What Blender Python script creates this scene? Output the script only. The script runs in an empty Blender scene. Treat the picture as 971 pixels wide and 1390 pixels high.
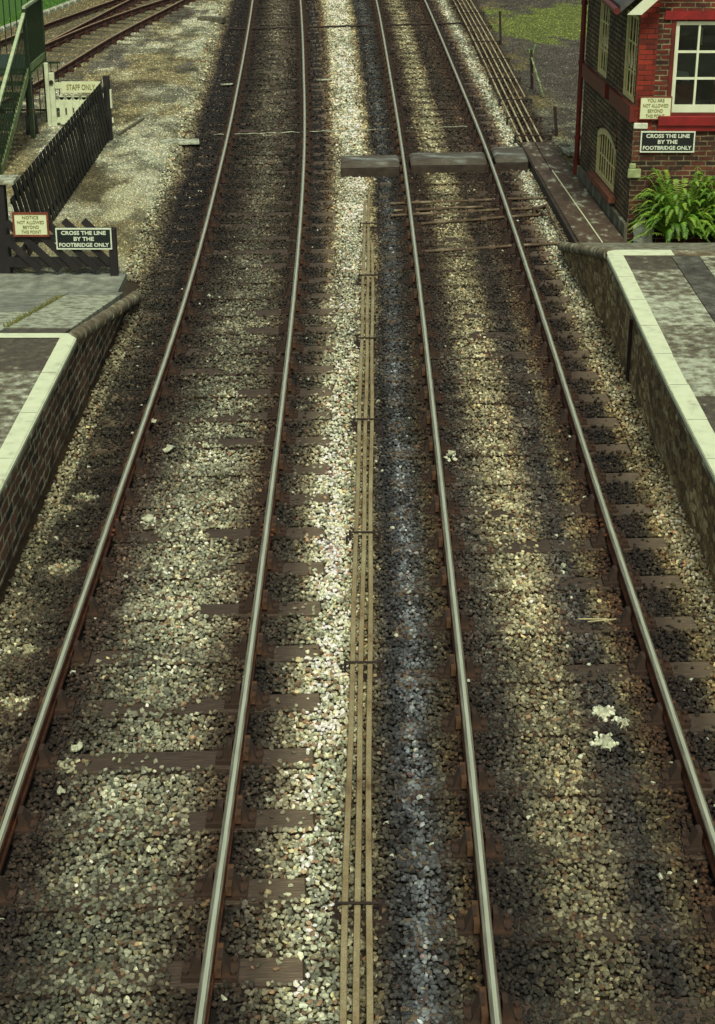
import bpy, bmesh, math, random
import numpy as np
from mathutils import Vector, Matrix
random.seed(7)
rng = np.random.default_rng(11)
SC = bpy.context.scene
COL = SC.collection
R = math.radians

# ------------------------------------------------------------------ helpers
def tag(o, label=None, cat=None, group=None, kind=None):
    if label: o['label'] = label
    if cat: o['category'] = cat
    if group: o['group'] = group
    if kind: o['kind'] = kind
    return o

def empty(name, loc, label=None, cat=None, group=None):
    o = bpy.data.objects.new(name, None)
    COL.objects.link(o); o.location = loc
    o.empty_display_size = .2
    return tag(o, label, cat, group)

class MB:
    """collects geometry in world coordinates"""
    def __init__(s):
        s.v = []; s.f = []; s.m = []; s.sm = []
    def add(s, vs, fs, m=0, smooth=False):
        b = len(s.v); s.v += [tuple(p) for p in vs]
        for f in fs:
            s.f.append(tuple(b+i for i in f)); s.m.append(m); s.sm.append(smooth)
        return s
    def hexa(s, p, m=0):   # 8 points: bottom 4 ccw, top 4 ccw
        return s.add(p, [(3,2,1,0),(4,5,6,7),(0,1,5,4),(1,2,6,5),(2,3,7,6),(3,0,4,7)], m)
    def box(s, x0,x1,y0,y1,z0,z1,m=0):
        return s.hexa([(x0,y0,z0),(x1,y0,z0),(x1,y1,z0),(x0,y1,z0),(x0,y0,z1),(x1,y0,z1),(x1,y1,z1),(x0,y1,z1)], m)
    def bar(s, a, b, w, h, m=0, up=(0,0,1)):
        a=Vector(a); b=Vector(b); d=(b-a).normalized(); u=Vector(up)
        r=d.cross(u)
        if r.length<1e-4: r=d.cross(Vector((0,1,0)))
        r.normalize(); n=r.cross(d).normalized(); r*=w/2; n*=h/2
        return s.hexa([a-r-n,a+r-n,b+r-n,b-r-n,a-r+n,a+r+n,b+r+n,b-r+n], m)
    def tube(s, pts, rad, seg=8, m=0, cap=True):
        pts=[Vector(p) for p in pts]; b=len(s.v)
        rs = rad if hasattr(rad,'__len__') else [rad]*len(pts)
        for i,p in enumerate(pts):
            d=(pts[min(i+1,len(pts)-1)]-pts[max(i-1,0)]).normalized()
            u=Vector((0,0,1)) if abs(d.z)<.9 else Vector((0,1,0))
            r=d.cross(u).normalized(); n=r.cross(d)
            for k in range(seg):
                a=2*math.pi*k/seg
                s.v.append(tuple(p+(r*math.cos(a)+n*math.sin(a))*rs[i]))
        for i in range(len(pts)-1):
            for k in range(seg):
                s.f.append((b+i*seg+k,b+i*seg+(k+1)%seg,b+(i+1)*seg+(k+1)%seg,b+(i+1)*seg+k)); s.m.append(m); s.sm.append(True)
        if cap:
            e=b+(len(pts)-1)*seg; q=len(s.v)
            s.v += s.v[b:b+seg]+s.v[e:e+seg]
            s.f.append(tuple(q+k for k in range(seg))[::-1]); s.m.append(m); s.sm.append(False)
            s.f.append(tuple(q+seg+k for k in range(seg))); s.m.append(m); s.sm.append(False)
        return s
    def sweep(s, pts, prof, mats, smooth=False):   # prof: list of (side, up); mats per segment
        pts=[Vector(p) for p in pts]; n=len(prof); b=len(s.v)
        for i,p in enumerate(pts):
            d=(pts[min(i+1,len(pts)-1)]-pts[max(i-1,0)]); d.z=0; d.normalize()
            r=Vector((d.y,-d.x,0))
            for (a,c) in prof: s.v.append(tuple(p+r*a+Vector((0,0,c))))
        for i in range(len(pts)-1):
            for k in range(n):
                k2=(k+1)%n
                s.f.append((b+i*n+k,b+i*n+k2,b+(i+1)*n+k2,b+(i+1)*n+k)); s.m.append(mats[k]); s.sm.append(smooth)
        s.f.append(tuple(b+k for k in range(n))[::-1]); s.m.append(mats[1]); s.sm.append(False)
        e=b+(len(pts)-1)*n
        s.f.append(tuple(e+k for k in range(n))); s.m.append(mats[1]); s.sm.append(False)
        return s
    def build(s, name, mats, parent=None, origin=None, bevel=0, smooth=False):
        if not isinstance(mats,(list,tuple)): mats=[mats]
        me=bpy.data.meshes.new(name)
        o=bpy.data.objects.new(name, me); COL.objects.link(o)
        base = Vector(parent.matrix_world.translation) if parent else None
        if parent:
            off=Vector((0,0,0)); q=parent
            while q: off+=Vector(q.location); q=q.parent
            o.parent=parent
        else:
            if origin is None:
                xs=[p[0] for p in s.v]; ys=[p[1] for p in s.v]; zs=[p[2] for p in s.v]
                origin=((min(xs)+max(xs))/2,(min(ys)+max(ys))/2,min(zs))
            off=Vector(origin); o.location=off
        me.from_pydata([tuple(Vector(p)-off) for p in s.v], [], s.f)
        for m in mats: me.materials.append(m)
        me.polygons.foreach_set('material_index', s.m)
        me.polygons.foreach_set('use_smooth', [bool(q or smooth) for q in s.sm])
        # metric box uv in world coordinates
        uv=me.uv_layers.new(name='UVMap')
        for p in me.polygons:
            n=p.normal; a=(abs(n.x),abs(n.y),abs(n.z))
            for li in p.loop_indices:
                c=me.vertices[me.loops[li].vertex_index].co+off
                if a[2]>=a[0] and a[2]>=a[1]: w=(c.x,c.y)
                elif a[0]>a[1]: w=(c.y,c.z)
                else: w=(c.x,c.z)
                uv.data[li].uv=w
        me.update()
        if bevel:
            md=o.modifiers.new('bevel','BEVEL'); md.width=bevel; md.segments=2; md.limit_method='ANGLE'
        return o

# ------------------------------------------------------------------ materials
def nodes(name):
    m=bpy.data.materials.new(name); m.use_nodes=True
    nt=m.node_tree; b=nt.nodes['Principled BSDF']
    return m,nt,b
def N(nt,t,**k):
    n=nt.nodes.new(t)
    for a,v in k.items():
        if a in n.inputs.keys() if hasattr(n.inputs,'keys') else False: n.inputs[a].default_value=v
        else: setattr(n,a,v)
    return n
def setin(n,**k):
    for a,v in k.items(): n.inputs[a.replace('_',' ')].default_value=v
def c4(c): return (c[0],c[1],c[2],1)
def ramp(nt, fac, stops):
    r=nt.nodes.new('ShaderNodeValToRGB'); e=r.color_ramp.elements
    while len(e)<len(stops): e.new(.5)
    for i,(p,c) in enumerate(stops): e[i].position=p; e[i].color=c4(c)
    nt.links.new(fac, r.inputs['Fac']); return r.outputs['Color']
def noise(nt, scale, detail=6, rough=.6, vec=None, stretch=None):
    n=nt.nodes.new('ShaderNodeTexNoise'); setin(n,Scale=scale,Detail=detail,Roughness=rough)
    if vec is None:
        tc=nt.nodes.new('ShaderNodeTexCoord'); vec=tc.outputs['Object']
    if stretch:
        mp=nt.nodes.new('ShaderNodeMapping'); mp.inputs['Scale'].default_value=stretch
        nt.links.new(vec, mp.inputs['Vector']); vec=mp.outputs['Vector']
    nt.links.new(vec,n.inputs['Vector']); return n.outputs['Fac']
def bumpit(nt,b,h,strength=.5,dist=.01):
    bu=nt.nodes.new('ShaderNodeBump'); setin(bu,Strength=strength,Distance=dist)
    nt.links.new(h,bu.inputs['Height']); nt.links.new(bu.outputs['Normal'],b.inputs['Normal'])
def mixc(nt,fac,a,b,mode='MIX'):
    m=nt.nodes.new('ShaderNodeMix'); m.data_type='RGBA'; m.blend_type=mode
    if hasattr(fac,'links') : nt.links.new(fac,m.inputs[0])
    else: m.inputs[0].default_value=fac
    for i,x in ((6,a),(7,b)):
        if hasattr(x,'links'): nt.links.new(x,m.inputs[i])
        else: m.inputs[i].default_value=c4(x)
    return m.outputs[2]
def noisy(name, stops, scale=8, rough=.85, bump=.4, metal=0, stretch=None, dist=.01, fine=None):
    m,nt,b=nodes(name)
    f=noise(nt,scale,8,.65,stretch=stretch)
    col=ramp(nt,f,stops)
    if fine:
        f2=noise(nt,fine,3,.6)
        col=mixc(nt,.55,col,ramp(nt,f2,[(.3,(.25,.25,.25)),(.7,(1,1,1))]),'MULTIPLY')
        h=f2
    else: h=f
    nt.links.new(col,b.inputs['Base Color'])
    setin(b,Roughness=rough,Metallic=metal)
    if bump: bumpit(nt,b,h,bump,dist)
    return m

M={}
M['railtop']=noisy('polished_rail_steel',[(.3,(.50,.54,.40)),(.5,(.66,.72,.54)),(.7,(.78,.84,.66))],12,.38,.05,.5,stretch=(6,.25,1))
M['railedge']=noisy('rail_head_edge',[(.3,(.10,.09,.06)),(.5,(.20,.20,.15)),(.7,(.34,.36,.27))],10,.5,.1,.4,stretch=(6,.3,1))
M['railside']=noisy('rusty_rail_side',[(.3,(.045,.016,.007)),(.55,(.12,.038,.012)),(.75,(.22,.08,.025))],9,.9,.4,fine=120)
M['siding_top']=noisy('rusty_siding_rail_top',[(.3,(.18,.12,.06)),(.6,(.34,.26,.15)),(.8,(.46,.40,.27))],5,.6,.2)
M['siding_side']=noisy('dark_rust',[(.3,(.022,.009,.006)),(.7,(.075,.024,.014))],6,.9,.3)
M['iron']=noisy('chair_iron',[(.3,(.018,.012,.009)),(.6,(.045,.024,.014)),(.8,(.10,.045,.02))],14,.8,.5)
M['key']=noisy('oak_key',[(.3,(.035,.018,.009)),(.7,(.12,.06,.026))],14,.85,.4)
def sleeper_mat():
    m,nt,b=nodes('sleeper_wood')
    tc=nt.nodes.new('ShaderNodeTexCoord')
    g=noise(nt,6,8,.7,vec=tc.outputs['Object'],stretch=(1,14,6))
    col=ramp(nt,g,[(.25,(.014,.011,.009)),(.5,(.044,.034,.027)),(.75,(.11,.085,.062))])
    at=nt.nodes.new('ShaderNodeAttribute'); at.attribute_name='UVMap'
    big=noise(nt,2.2,4,.6,vec=tc.outputs['Object'])
    col=mixc(nt,big,col,mixc(nt,1.0,col,(1.5,1.35,1.2),'MULTIPLY'))
    sp=nt.nodes.new('ShaderNodeSeparateXYZ'); nt.links.new(tc.outputs['Object'],sp.inputs[0])
    ab=nt.nodes.new('ShaderNodeMath'); ab.operation='ABSOLUTE'; nt.links.new(sp.outputs['X'],ab.inputs[0])
    mr=nt.nodes.new('ShaderNodeMapRange'); setin(mr,From_Min=.98,From_Max=1.25); nt.links.new(ab.outputs[0],mr.inputs['Value'])
    tan=ramp(nt,g,[(.3,(.07,.05,.035)),(.55,(.17,.135,.09)),(.75,(.34,.28,.19))])
    col=mixc(nt,mr.outputs[0],col,tan)
    nt.links.new(col,b.inputs['Base Color']); setin(b,Roughness=.9); bumpit(nt,b,g,.7,.01)
    return m
M['sleeper']=sleeper_mat()
M['oldsleeper']=noisy('weathered_sleeper',[(.3,(.03,.026,.017)),(.55,(.10,.095,.065)),(.75,(.30,.31,.23))],7,.9,.5,stretch=(1,6,4))
M['white']=noisy('white_line_paint',[(.26,(.20,.20,.13)),(.32,(.50,.56,.40)),(.44,(.62,.71,.50)),(.6,(.68,.77,.55))],7,.75,.2)
M['slabA']=noisy('slab_greenish',[(.3,(.10,.09,.06)),(.45,(.30,.32,.23)),(.55,(.50,.57,.43)),(.75,(.62,.70,.54))],8,.9,.5,fine=17)
M['slabB']=noisy('slab_brown',[(.28,(.06,.05,.035)),(.46,(.16,.15,.10)),(.56,(.32,.35,.26)),(.66,(.58,.64,.48))],8,.9,.5,fine=17)
M['slabC']=noisy('slab_dark',[(.25,(.05,.042,.032)),(.5,(.095,.085,.062)),(.62,(.13,.12,.085)),(.70,(.36,.38,.27))],9,.9,.5,fine=17)
M['asphalt']=noisy('asphalt',[(.3,(.03,.03,.026)),(.5,(.085,.085,.07)),(.7,(.19,.20,.16))],6,.9,.5,fine=30)
M['asphalt2']=noisy('pale_asphalt',[(.3,(.12,.135,.11)),(.5,(.25,.28,.23)),(.7,(.42,.47,.38))],5,.9,.5,fine=110)
M['coping']=noisy('coping_stone',[(.25,(.05,.035,.02)),(.46,(.18,.15,.09)),(.58,(.30,.29,.19)),(.64,(.60,.67,.48))],5,.9,.5,fine=60)
M['blackwood']=noisy('tarred_timber',[(.3,(.006,.005,.006)),(.6,(.015,.012,.013)),(.8,(.04,.032,.03))],10,.7,.3,stretch=(1,1,.3))
M['greenpaint']=noisy('dark_green_paint',[(.3,(.008,.018,.008)),(.6,(.018,.04,.015)),(.8,(.05,.09,.035))],9,.5,.1)
M['greenlight']=noisy('light_green_paint',[(.3,(.05,.10,.03)),(.5,(.14,.22,.08)),(.7,(.38,.44,.24))],9,.55,.1)
M['railpaint']=noisy('worn_handrail_paint',[(.3,(.3,.4,.22)),(.7,(.5,.6,.38))],7,.45,.1)
M['cream']=noisy('cream_paint',[(.3,(.60,.68,.42)),(.7,(.72,.80,.54))],5,.6,.05)
M['yellowcream']=noisy('yellow_cream_paint',[(.3,(.50,.47,.18)),(.7,(.72,.69,.36))],9,.5,.05)
M['winwhite']=noisy('window_white_paint',[(.3,(.58,.66,.48)),(.7,(.72,.80,.62))],5,.5,.05)
M['redpaint']=noisy('red_gloss_paint',[(.3,(.13,.008,.008)),(.55,(.24,.010,.012)),(.8,(.33,.03,.03))],5,.5,.05)
M['darkred']=noisy('dark_red_paint',[(.3,(.06,.008,.006)),(.7,(.16,.018,.012))],4,.45,.05)
M['signblack']=noisy('sign_black',[(.3,(.006,.009,.010)),(.7,(.012,.018,.018))],4,.45,0)
M['signwhite']=noisy('sign_white',[(.3,(.55,.66,.52)),(.7,(.7,.8,.66))],30,.5,0)
M['signtext']=noisy('faded_sign_text',[(.3,(.10,.11,.03)),(.7,(.30,.28,.08))],40,.6,0)
M['rust_frame']=noisy('rusty_sign_frame',[(.3,(.10,.02,.01)),(.7,(.24,.06,.025))],10,.7,.1)
M['rod']=noisy('ochre_rodding',[(.28,(.10,.06,.03)),(.42,(.28,.22,.11)),(.7,(.42,.38,.22))],5,.7,.3,stretch=(1,.5,1),fine=90)
M['rodrust']=noisy('rust_rodding',[(.3,(.14,.06,.03)),(.45,(.34,.26,.14)),(.58,(.50,.46,.30)),(.8,(.58,.58,.40))],1.6,.7,.3)
M['roddark']=noisy('dark_rodding',[(.3,(.035,.02,.012)),(.5,(.10,.07,.04)),(.75,(.3,.27,.18))],3,.7,.3)
M['dark']=noisy('dark_iron',[(.3,(.012,.008,.006)),(.7,(.035,.02,.014))],12,.8,.3)
M['cover']=noisy('cover_boards',[(.3,(.05,.04,.028)),(.50,(.11,.10,.075)),(.6,(.20,.22,.19)),(.72,(.40,.50,.50))],1.8,.75,.35,fine=60,stretch=(1,2,2))
M['coverdark']=noisy('cover_side',[(.3,(.018,.013,.01)),(.7,(.055,.042,.03))],6,.85,.3)
M['plank']=noisy('walkway_plank',[(.3,(.05,.032,.02)),(.50,(.10,.068,.044)),(.58,(.15,.12,.085)),(.63,(.40,.43,.33))],3.4,.85,.4,fine=60,stretch=(1.6,1,1))
M['slate']=noisy('roof_slate',[(.3,(.04,.04,.045)),(.7,(.09,.09,.09))],5,.7,.3)
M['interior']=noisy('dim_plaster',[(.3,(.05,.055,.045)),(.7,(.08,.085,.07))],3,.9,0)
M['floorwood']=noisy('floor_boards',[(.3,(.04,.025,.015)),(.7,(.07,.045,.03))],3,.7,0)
M['paper']=noisy('paper_scrap',[(.35,(.22,.22,.15)),(.5,(.46,.50,.36)),(.65,(.62,.68,.50))],26,.85,.6)
M['straw']=noisy('dry_stick',[(.3,(.35,.32,.16)),(.7,(.55,.52,.32))],20,.8,.1)
M['stonewhite']=noisy('whitewashed_stone',[(.3,(.35,.40,.30)),(.5,(.60,.68,.55)),(.7,(.76,.84,.70))],6,.8,.4)
M['mossstone']=noisy('mossy_stone',[(.3,(.16,.2,.09)),(.6,(.34,.42,.2)),(.8,(.6,.68,.45))],9,.9,.4)
def brick(name,c1,c2,mortar,bw=.225,rh=.075,ms=.010,stain=(.02,.015,.01),stain_amt=.5,off=.5,bump=.5,spread=.5,wob=.02):
    m,nt,b=nodes(name)
    tc=nt.nodes.new('ShaderNodeTexCoord')
    # wobble
    w=nt.nodes.new('ShaderNodeTexNoise'); setin(w,Scale=5,Detail=3); nt.links.new(tc.outputs['UV'],w.inputs['Vector'])
    va=nt.nodes.new('ShaderNodeVectorMath'); va.operation='MULTIPLY_ADD'
    nt.links.new(w.outputs['Color'],va.inputs[0]); va.inputs[1].default_value=(wob,wob,0); nt.links.new(tc.outputs['UV'],va.inputs[2])
    t=nt.nodes.new('ShaderNodeTexBrick'); t.offset=off
    setin(t,Scale=1,Mortar_Size=ms,Brick_Width=bw,Row_Height=rh,Bias=0,Mortar_Smooth=.2)
    t.inputs['Color1'].default_value=c4((0,0,0)); t.inputs['Color2'].default_value=c4((1,1,1)); t.inputs['Mortar'].default_value=c4((.5,.5,.5))
    nt.links.new(va.outputs[0],t.inputs['Vector'])
    f=noise(nt,18,5,.7,vec=tc.outputs['UV'])
    per=mixc(nt,.35,t.outputs['Color'],ramp(nt,f,[(.3,(0,0,0)),(.7,(1,1,1))]))
    col=ramp(nt,per,[(.15,stain),(.15+spread*.4,c1),(.9,c2)])
    f3=noise(nt,4.5,5,.7,vec=tc.outputs['UV']); mn=ramp(nt,f3,[(.38,tuple(x*.22 for x in mortar)),(.60,mortar)])
    col=mixc(nt,t.outputs['Fac'],col,mn)
    big=noise(nt,1.7,5,.65,vec=tc.outputs['UV'])
    col=mixc(nt,stain_amt,col,ramp(nt,big,[(.35,(.18,.15,.11)),(.6,(1,1,1))]),'MULTIPLY')
    nt.links.new(col,b.inputs['Base Color']); setin(b,Roughness=.88)
    h=mixc(nt,.5,t.outputs['Fac'],f)
    iv=nt.nodes.new('ShaderNodeInvert'); nt.links.new(t.outputs['Fac'],iv.inputs['Color'])
    h=mixc(nt,.4,iv.outputs[0],f)
    bumpit(nt,b,h,bump,.012)
    return m
M['brick_up']=brick('upper_red_brick',(.11,.026,.014),(.21,.032,.018),(.34,.33,.19),ms=.009,stain_amt=.8)
M['brick_paint']=brick('red_washed_brick',(.20,.020,.010),(.30,.034,.015),(.12,.025,.012),ms=.007,stain=(.12,.02,.012),stain_amt=.6)
M['brick_low']=brick('lower_dark_brick',(.06,.025,.014),(.15,.045,.024),(.30,.27,.15),ms=.009,stain_amt=.85)
M['brick_side']=brick('side_shaded_brick',(.045,.02,.012),(.13,.045,.022),(.32,.31,.16),ms=.012,stain_amt=.85)  # side wall's shade partly painted in as darker brick; rear walls reuse it
M['platbrick']=brick('platform_brick',(.10,.05,.028),(.30,.13,.07),(.66,.68,.46),bw=.33,rh=.12,ms=.017,stain_amt=.85,bump=1.0,wob=.07)
def rubble():
    m,nt,b=nodes('platform_rubble')
    tc=nt.nodes.new('ShaderNodeTexCoord')
    mp=nt.nodes.new('ShaderNodeMapping'); mp.inputs['Scale'].default_value=(6,13,1); nt.links.new(tc.outputs['UV'],mp.inputs[0])
    v=nt.nodes.new('ShaderNodeTexVoronoi'); setin(v,Scale=1); nt.links.new(mp.outputs[0],v.inputs['Vector'])
    e=nt.nodes.new('ShaderNodeTexVoronoi'); e.feature='DISTANCE_TO_EDGE'; setin(e,Scale=1); nt.links.new(mp.outputs[0],e.inputs['Vector'])
    sp=nt.nodes.new('ShaderNodeSeparateColor'); nt.links.new(v.outputs['Color'],sp.inputs[0])
    f=noise(nt,11,6,.75,vec=tc.outputs['UV'])
    per=mixc(nt,.75,sp.outputs[0],f)
    col=ramp(nt,per,[(.25,(.05,.032,.018)),(.40,(.17,.11,.05)),(.54,(.36,.27,.13)),(.68,(.62,.58,.38))])
    jo=ramp(nt,e.outputs['Distance'],[(.0,(.2,.2,.2)),(.05,(1,1,1))])
    col=mixc(nt,.8,col,jo,'MULTIPLY')
    big=noise(nt,1.3,5,.65,vec=tc.outputs['UV'])
    col=mixc(nt,.7,col,ramp(nt,big,[(.35,(.22,.17,.12)),(.65,(1.1,1.05,.9))]),'MULTIPLY')
    nt.links.new(col,b.inputs['Base Color']); setin(b,Roughness=.9)
    h=mixc(nt,.5,jo,f); bumpit(nt,b,h,.9,.02)
    return m
M['rubble']=rubble()
def glass():
    m,nt,b=nodes('window_glass')
    setin(b,Roughness=.03,IOR=1.45); b.inputs['Base Color'].default_value=(.8,.9,.85,1)
    b.inputs['Transmission Weight'].default_value=0
    g=nt.nodes.new('ShaderNodeBsdfGlossy'); g.inputs['Roughness'].default_value=.03
    t=nt.nodes.new('ShaderNodeBsdfTransparent'); t.inputs[0].default_value=(.75,.8,.75,1)
    fr=nt.nodes.new('ShaderNodeFresnel'); mx=nt.nodes.new('ShaderNodeMixShader')
    nt.links.new(fr.outputs[0],mx.inputs[0]); nt.links.new(t.outputs[0],mx.inputs[1]); nt.links.new(g.outputs[0],mx.inputs[2])
    nt.links.new(mx.outputs[0],nt.nodes['Material Output'].inputs['Surface'])
    return m
M['glass']=glass()
def attr_mat(name, bump, fine, rough=.92, mul=1.0, contrast=.35):
    m,nt,b=nodes(name)
    a=nt.nodes.new('ShaderNodeAttribute'); a.attribute_name='tint'
    f=noise(nt,fine,5,.7)
    col=mixc(nt,1.0,a.outputs['Color'],ramp(nt,f,[(.3,(1-contrast,)*3),(.7,(1+contrast,)*3)]),'MULTIPLY')
    if mul!=1: col=mixc(nt,1.0,col,(mul,mul,mul),'MULTIPLY')
    nt.links.new(col,b.inputs['Base Color']); setin(b,Roughness=rough)
    if bump: bumpit(nt,b,f,bump,.02)
    return m
M['stone']=attr_mat('ballast_stone',0.25,45,.82,contrast=.3)
M['ground']=attr_mat('packed_ground',.9,26,contrast=.6)

# ------------------------------------------------------------------ camera and light
H=6.44; F=2250.; TH=math.atan(950/F)
cam=bpy.data.cameras.new('camera'); co=bpy.data.objects.new('camera',cam); COL.objects.link(co); SC.camera=co
co.location=(0,0,H); co.rotation_euler=(math.pi/2-TH,0,0)
cam.sensor_fit='HORIZONTAL'; cam.sensor_width=36; cam.lens=F/971*36; cam.shift_y=-45/971; cam.clip_end=2000; cam.clip_start=.1
W=bpy.data.worlds.new('World'); SC.world=W; W.use_nodes=True
nt=W.node_tree; bg=nt.nodes['Background']; sky=nt.nodes.new('ShaderNodeTexSky'); sky.sky_type='NISHITA'; sky.sun_disc=False
EL,AZ=54,176   # azimuth clockwise from +Y
sky.sun_elevation=R(EL); sky.sun_rotation=R(AZ); sky.air_density=1.0; sky.dust_density=4; sky.ozone_density=.6
hz=nt.nodes.new('ShaderNodeMix'); hz.data_type='RGBA'; hz.blend_type='MULTIPLY'; hz.inputs[0].default_value=1; hz.inputs[7].default_value=(1.0,.98,.74,1)
nt.links.new(sky.outputs[0],hz.inputs[6]); nt.links.new(hz.outputs[2],bg.inputs[0]); bg.inputs[1].default_value=.075
sd=bpy.data.lights.new('sun','SUN'); so=bpy.data.objects.new('sun',sd); COL.objects.link(so)
sd.energy=1.5; sd.angle=R(10); sd.color=(1,.985,.80)
dv=Vector((math.sin(R(AZ))*math.cos(R(EL)),math.cos(R(AZ))*math.cos(R(EL)),math.sin(R(EL))))
so.rotation_euler=dv.to_track_quat('Z','Y').to_euler(); so.location=(6,-6,20)
vs=SC.view_settings; vs.view_transform='Standard'; vs.look='None'; vs.gamma=1; vs.exposure=0.56; vs.use_curve_mapping=False

# ------------------------------------------------------------------ track alignment
DS=[-5,7.7,10.1,14.0,21.2,30.7,41,53.1,62]
RX={'L1':[-2.37,-2.366,-2.364,-2.346,-2.323,-2.50,-2.82,-3.275,-3.66],
    'L2':[-.90,-.889,-.869,-.85,-.859,-.993,-1.31,-1.76,-2.14],
    'R1':[.76,.786,.81,.829,.854,.846,.76,.618,.45],
    'R2':[2.34,2.35,2.359,2.367,2.42,2.44,2.33,2.156,1.98]}
def spline(xs,ys,x):
    xs=np.array(xs,float); ys=np.array(ys,float); x=np.asarray(x,float)
    d=np.gradient(ys,xs); i=np.clip(np.searchsorted(xs,x)-1,0,len(xs)-2)
    h=xs[i+1]-xs[i]; t=(x-xs[i])/h
    return (2*t**3-3*t**2+1)*ys[i]+(t**3-2*t**2+t)*h*d[i]+(-2*t**3+3*t**2)*ys[i+1]+(t**3-t**2)*h*d[i+1]
def RXf(k,D): return spline(DS,RX[k],np.clip(D,-5,62))
UK=[-2.36,-.86,.82,2.37]
def toU(X,D):
    a=[RXf(k,D) for k in ('L1','L2','R1','R2')]
    u=np.where(X<a[0],X-a[0]+UK[0],0.)
    for i in range(3):
        s=(X>=a[i])&(X<a[i+1]); u=np.where(s,UK[i]+(X-a[i])/(a[i+1]-a[i])*(UK[i+1]-UK[i]),u)
    return np.where(X>=a[3],X-a[3]+UK[3],u)

# ------------------------------------------------------------------ numpy value noise
def vn(x,y,seed=0):
    xi=np.floor(x).astype(np.int64); yi=np.floor(y).astype(np.int64); fx=x-xi; fy=y-yi
    fx=fx*fx*(3-2*fx); fy=fy*fy*(3-2*fy)
    def h(a,b):
        n=(a*374761393+b*668265263+seed*1442695041)&0x7fffffff
        n=((n^(n>>13))*1274126177)&0x7fffffff
        return ((n^(n>>16))&0xffff)/65535.
    return (h(xi,yi)*(1-fx)+h(xi+1,yi)*fx)*(1-fy)+(h(xi,yi+1)*(1-fx)+h(xi+1,yi+1)*fx)*fy
def fbm(x,y,seed=0,o=4):
    s=0;a=.5;t=0
    for i in range(o): s=s+a*vn(x*2**i,y*2**i,seed+i); t+=a; a*=.55
    return s/t
def sst(a,b,x):
    t=np.clip((x-a)/(b-a),0,1); return t*t*(3-2*t)

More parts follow.
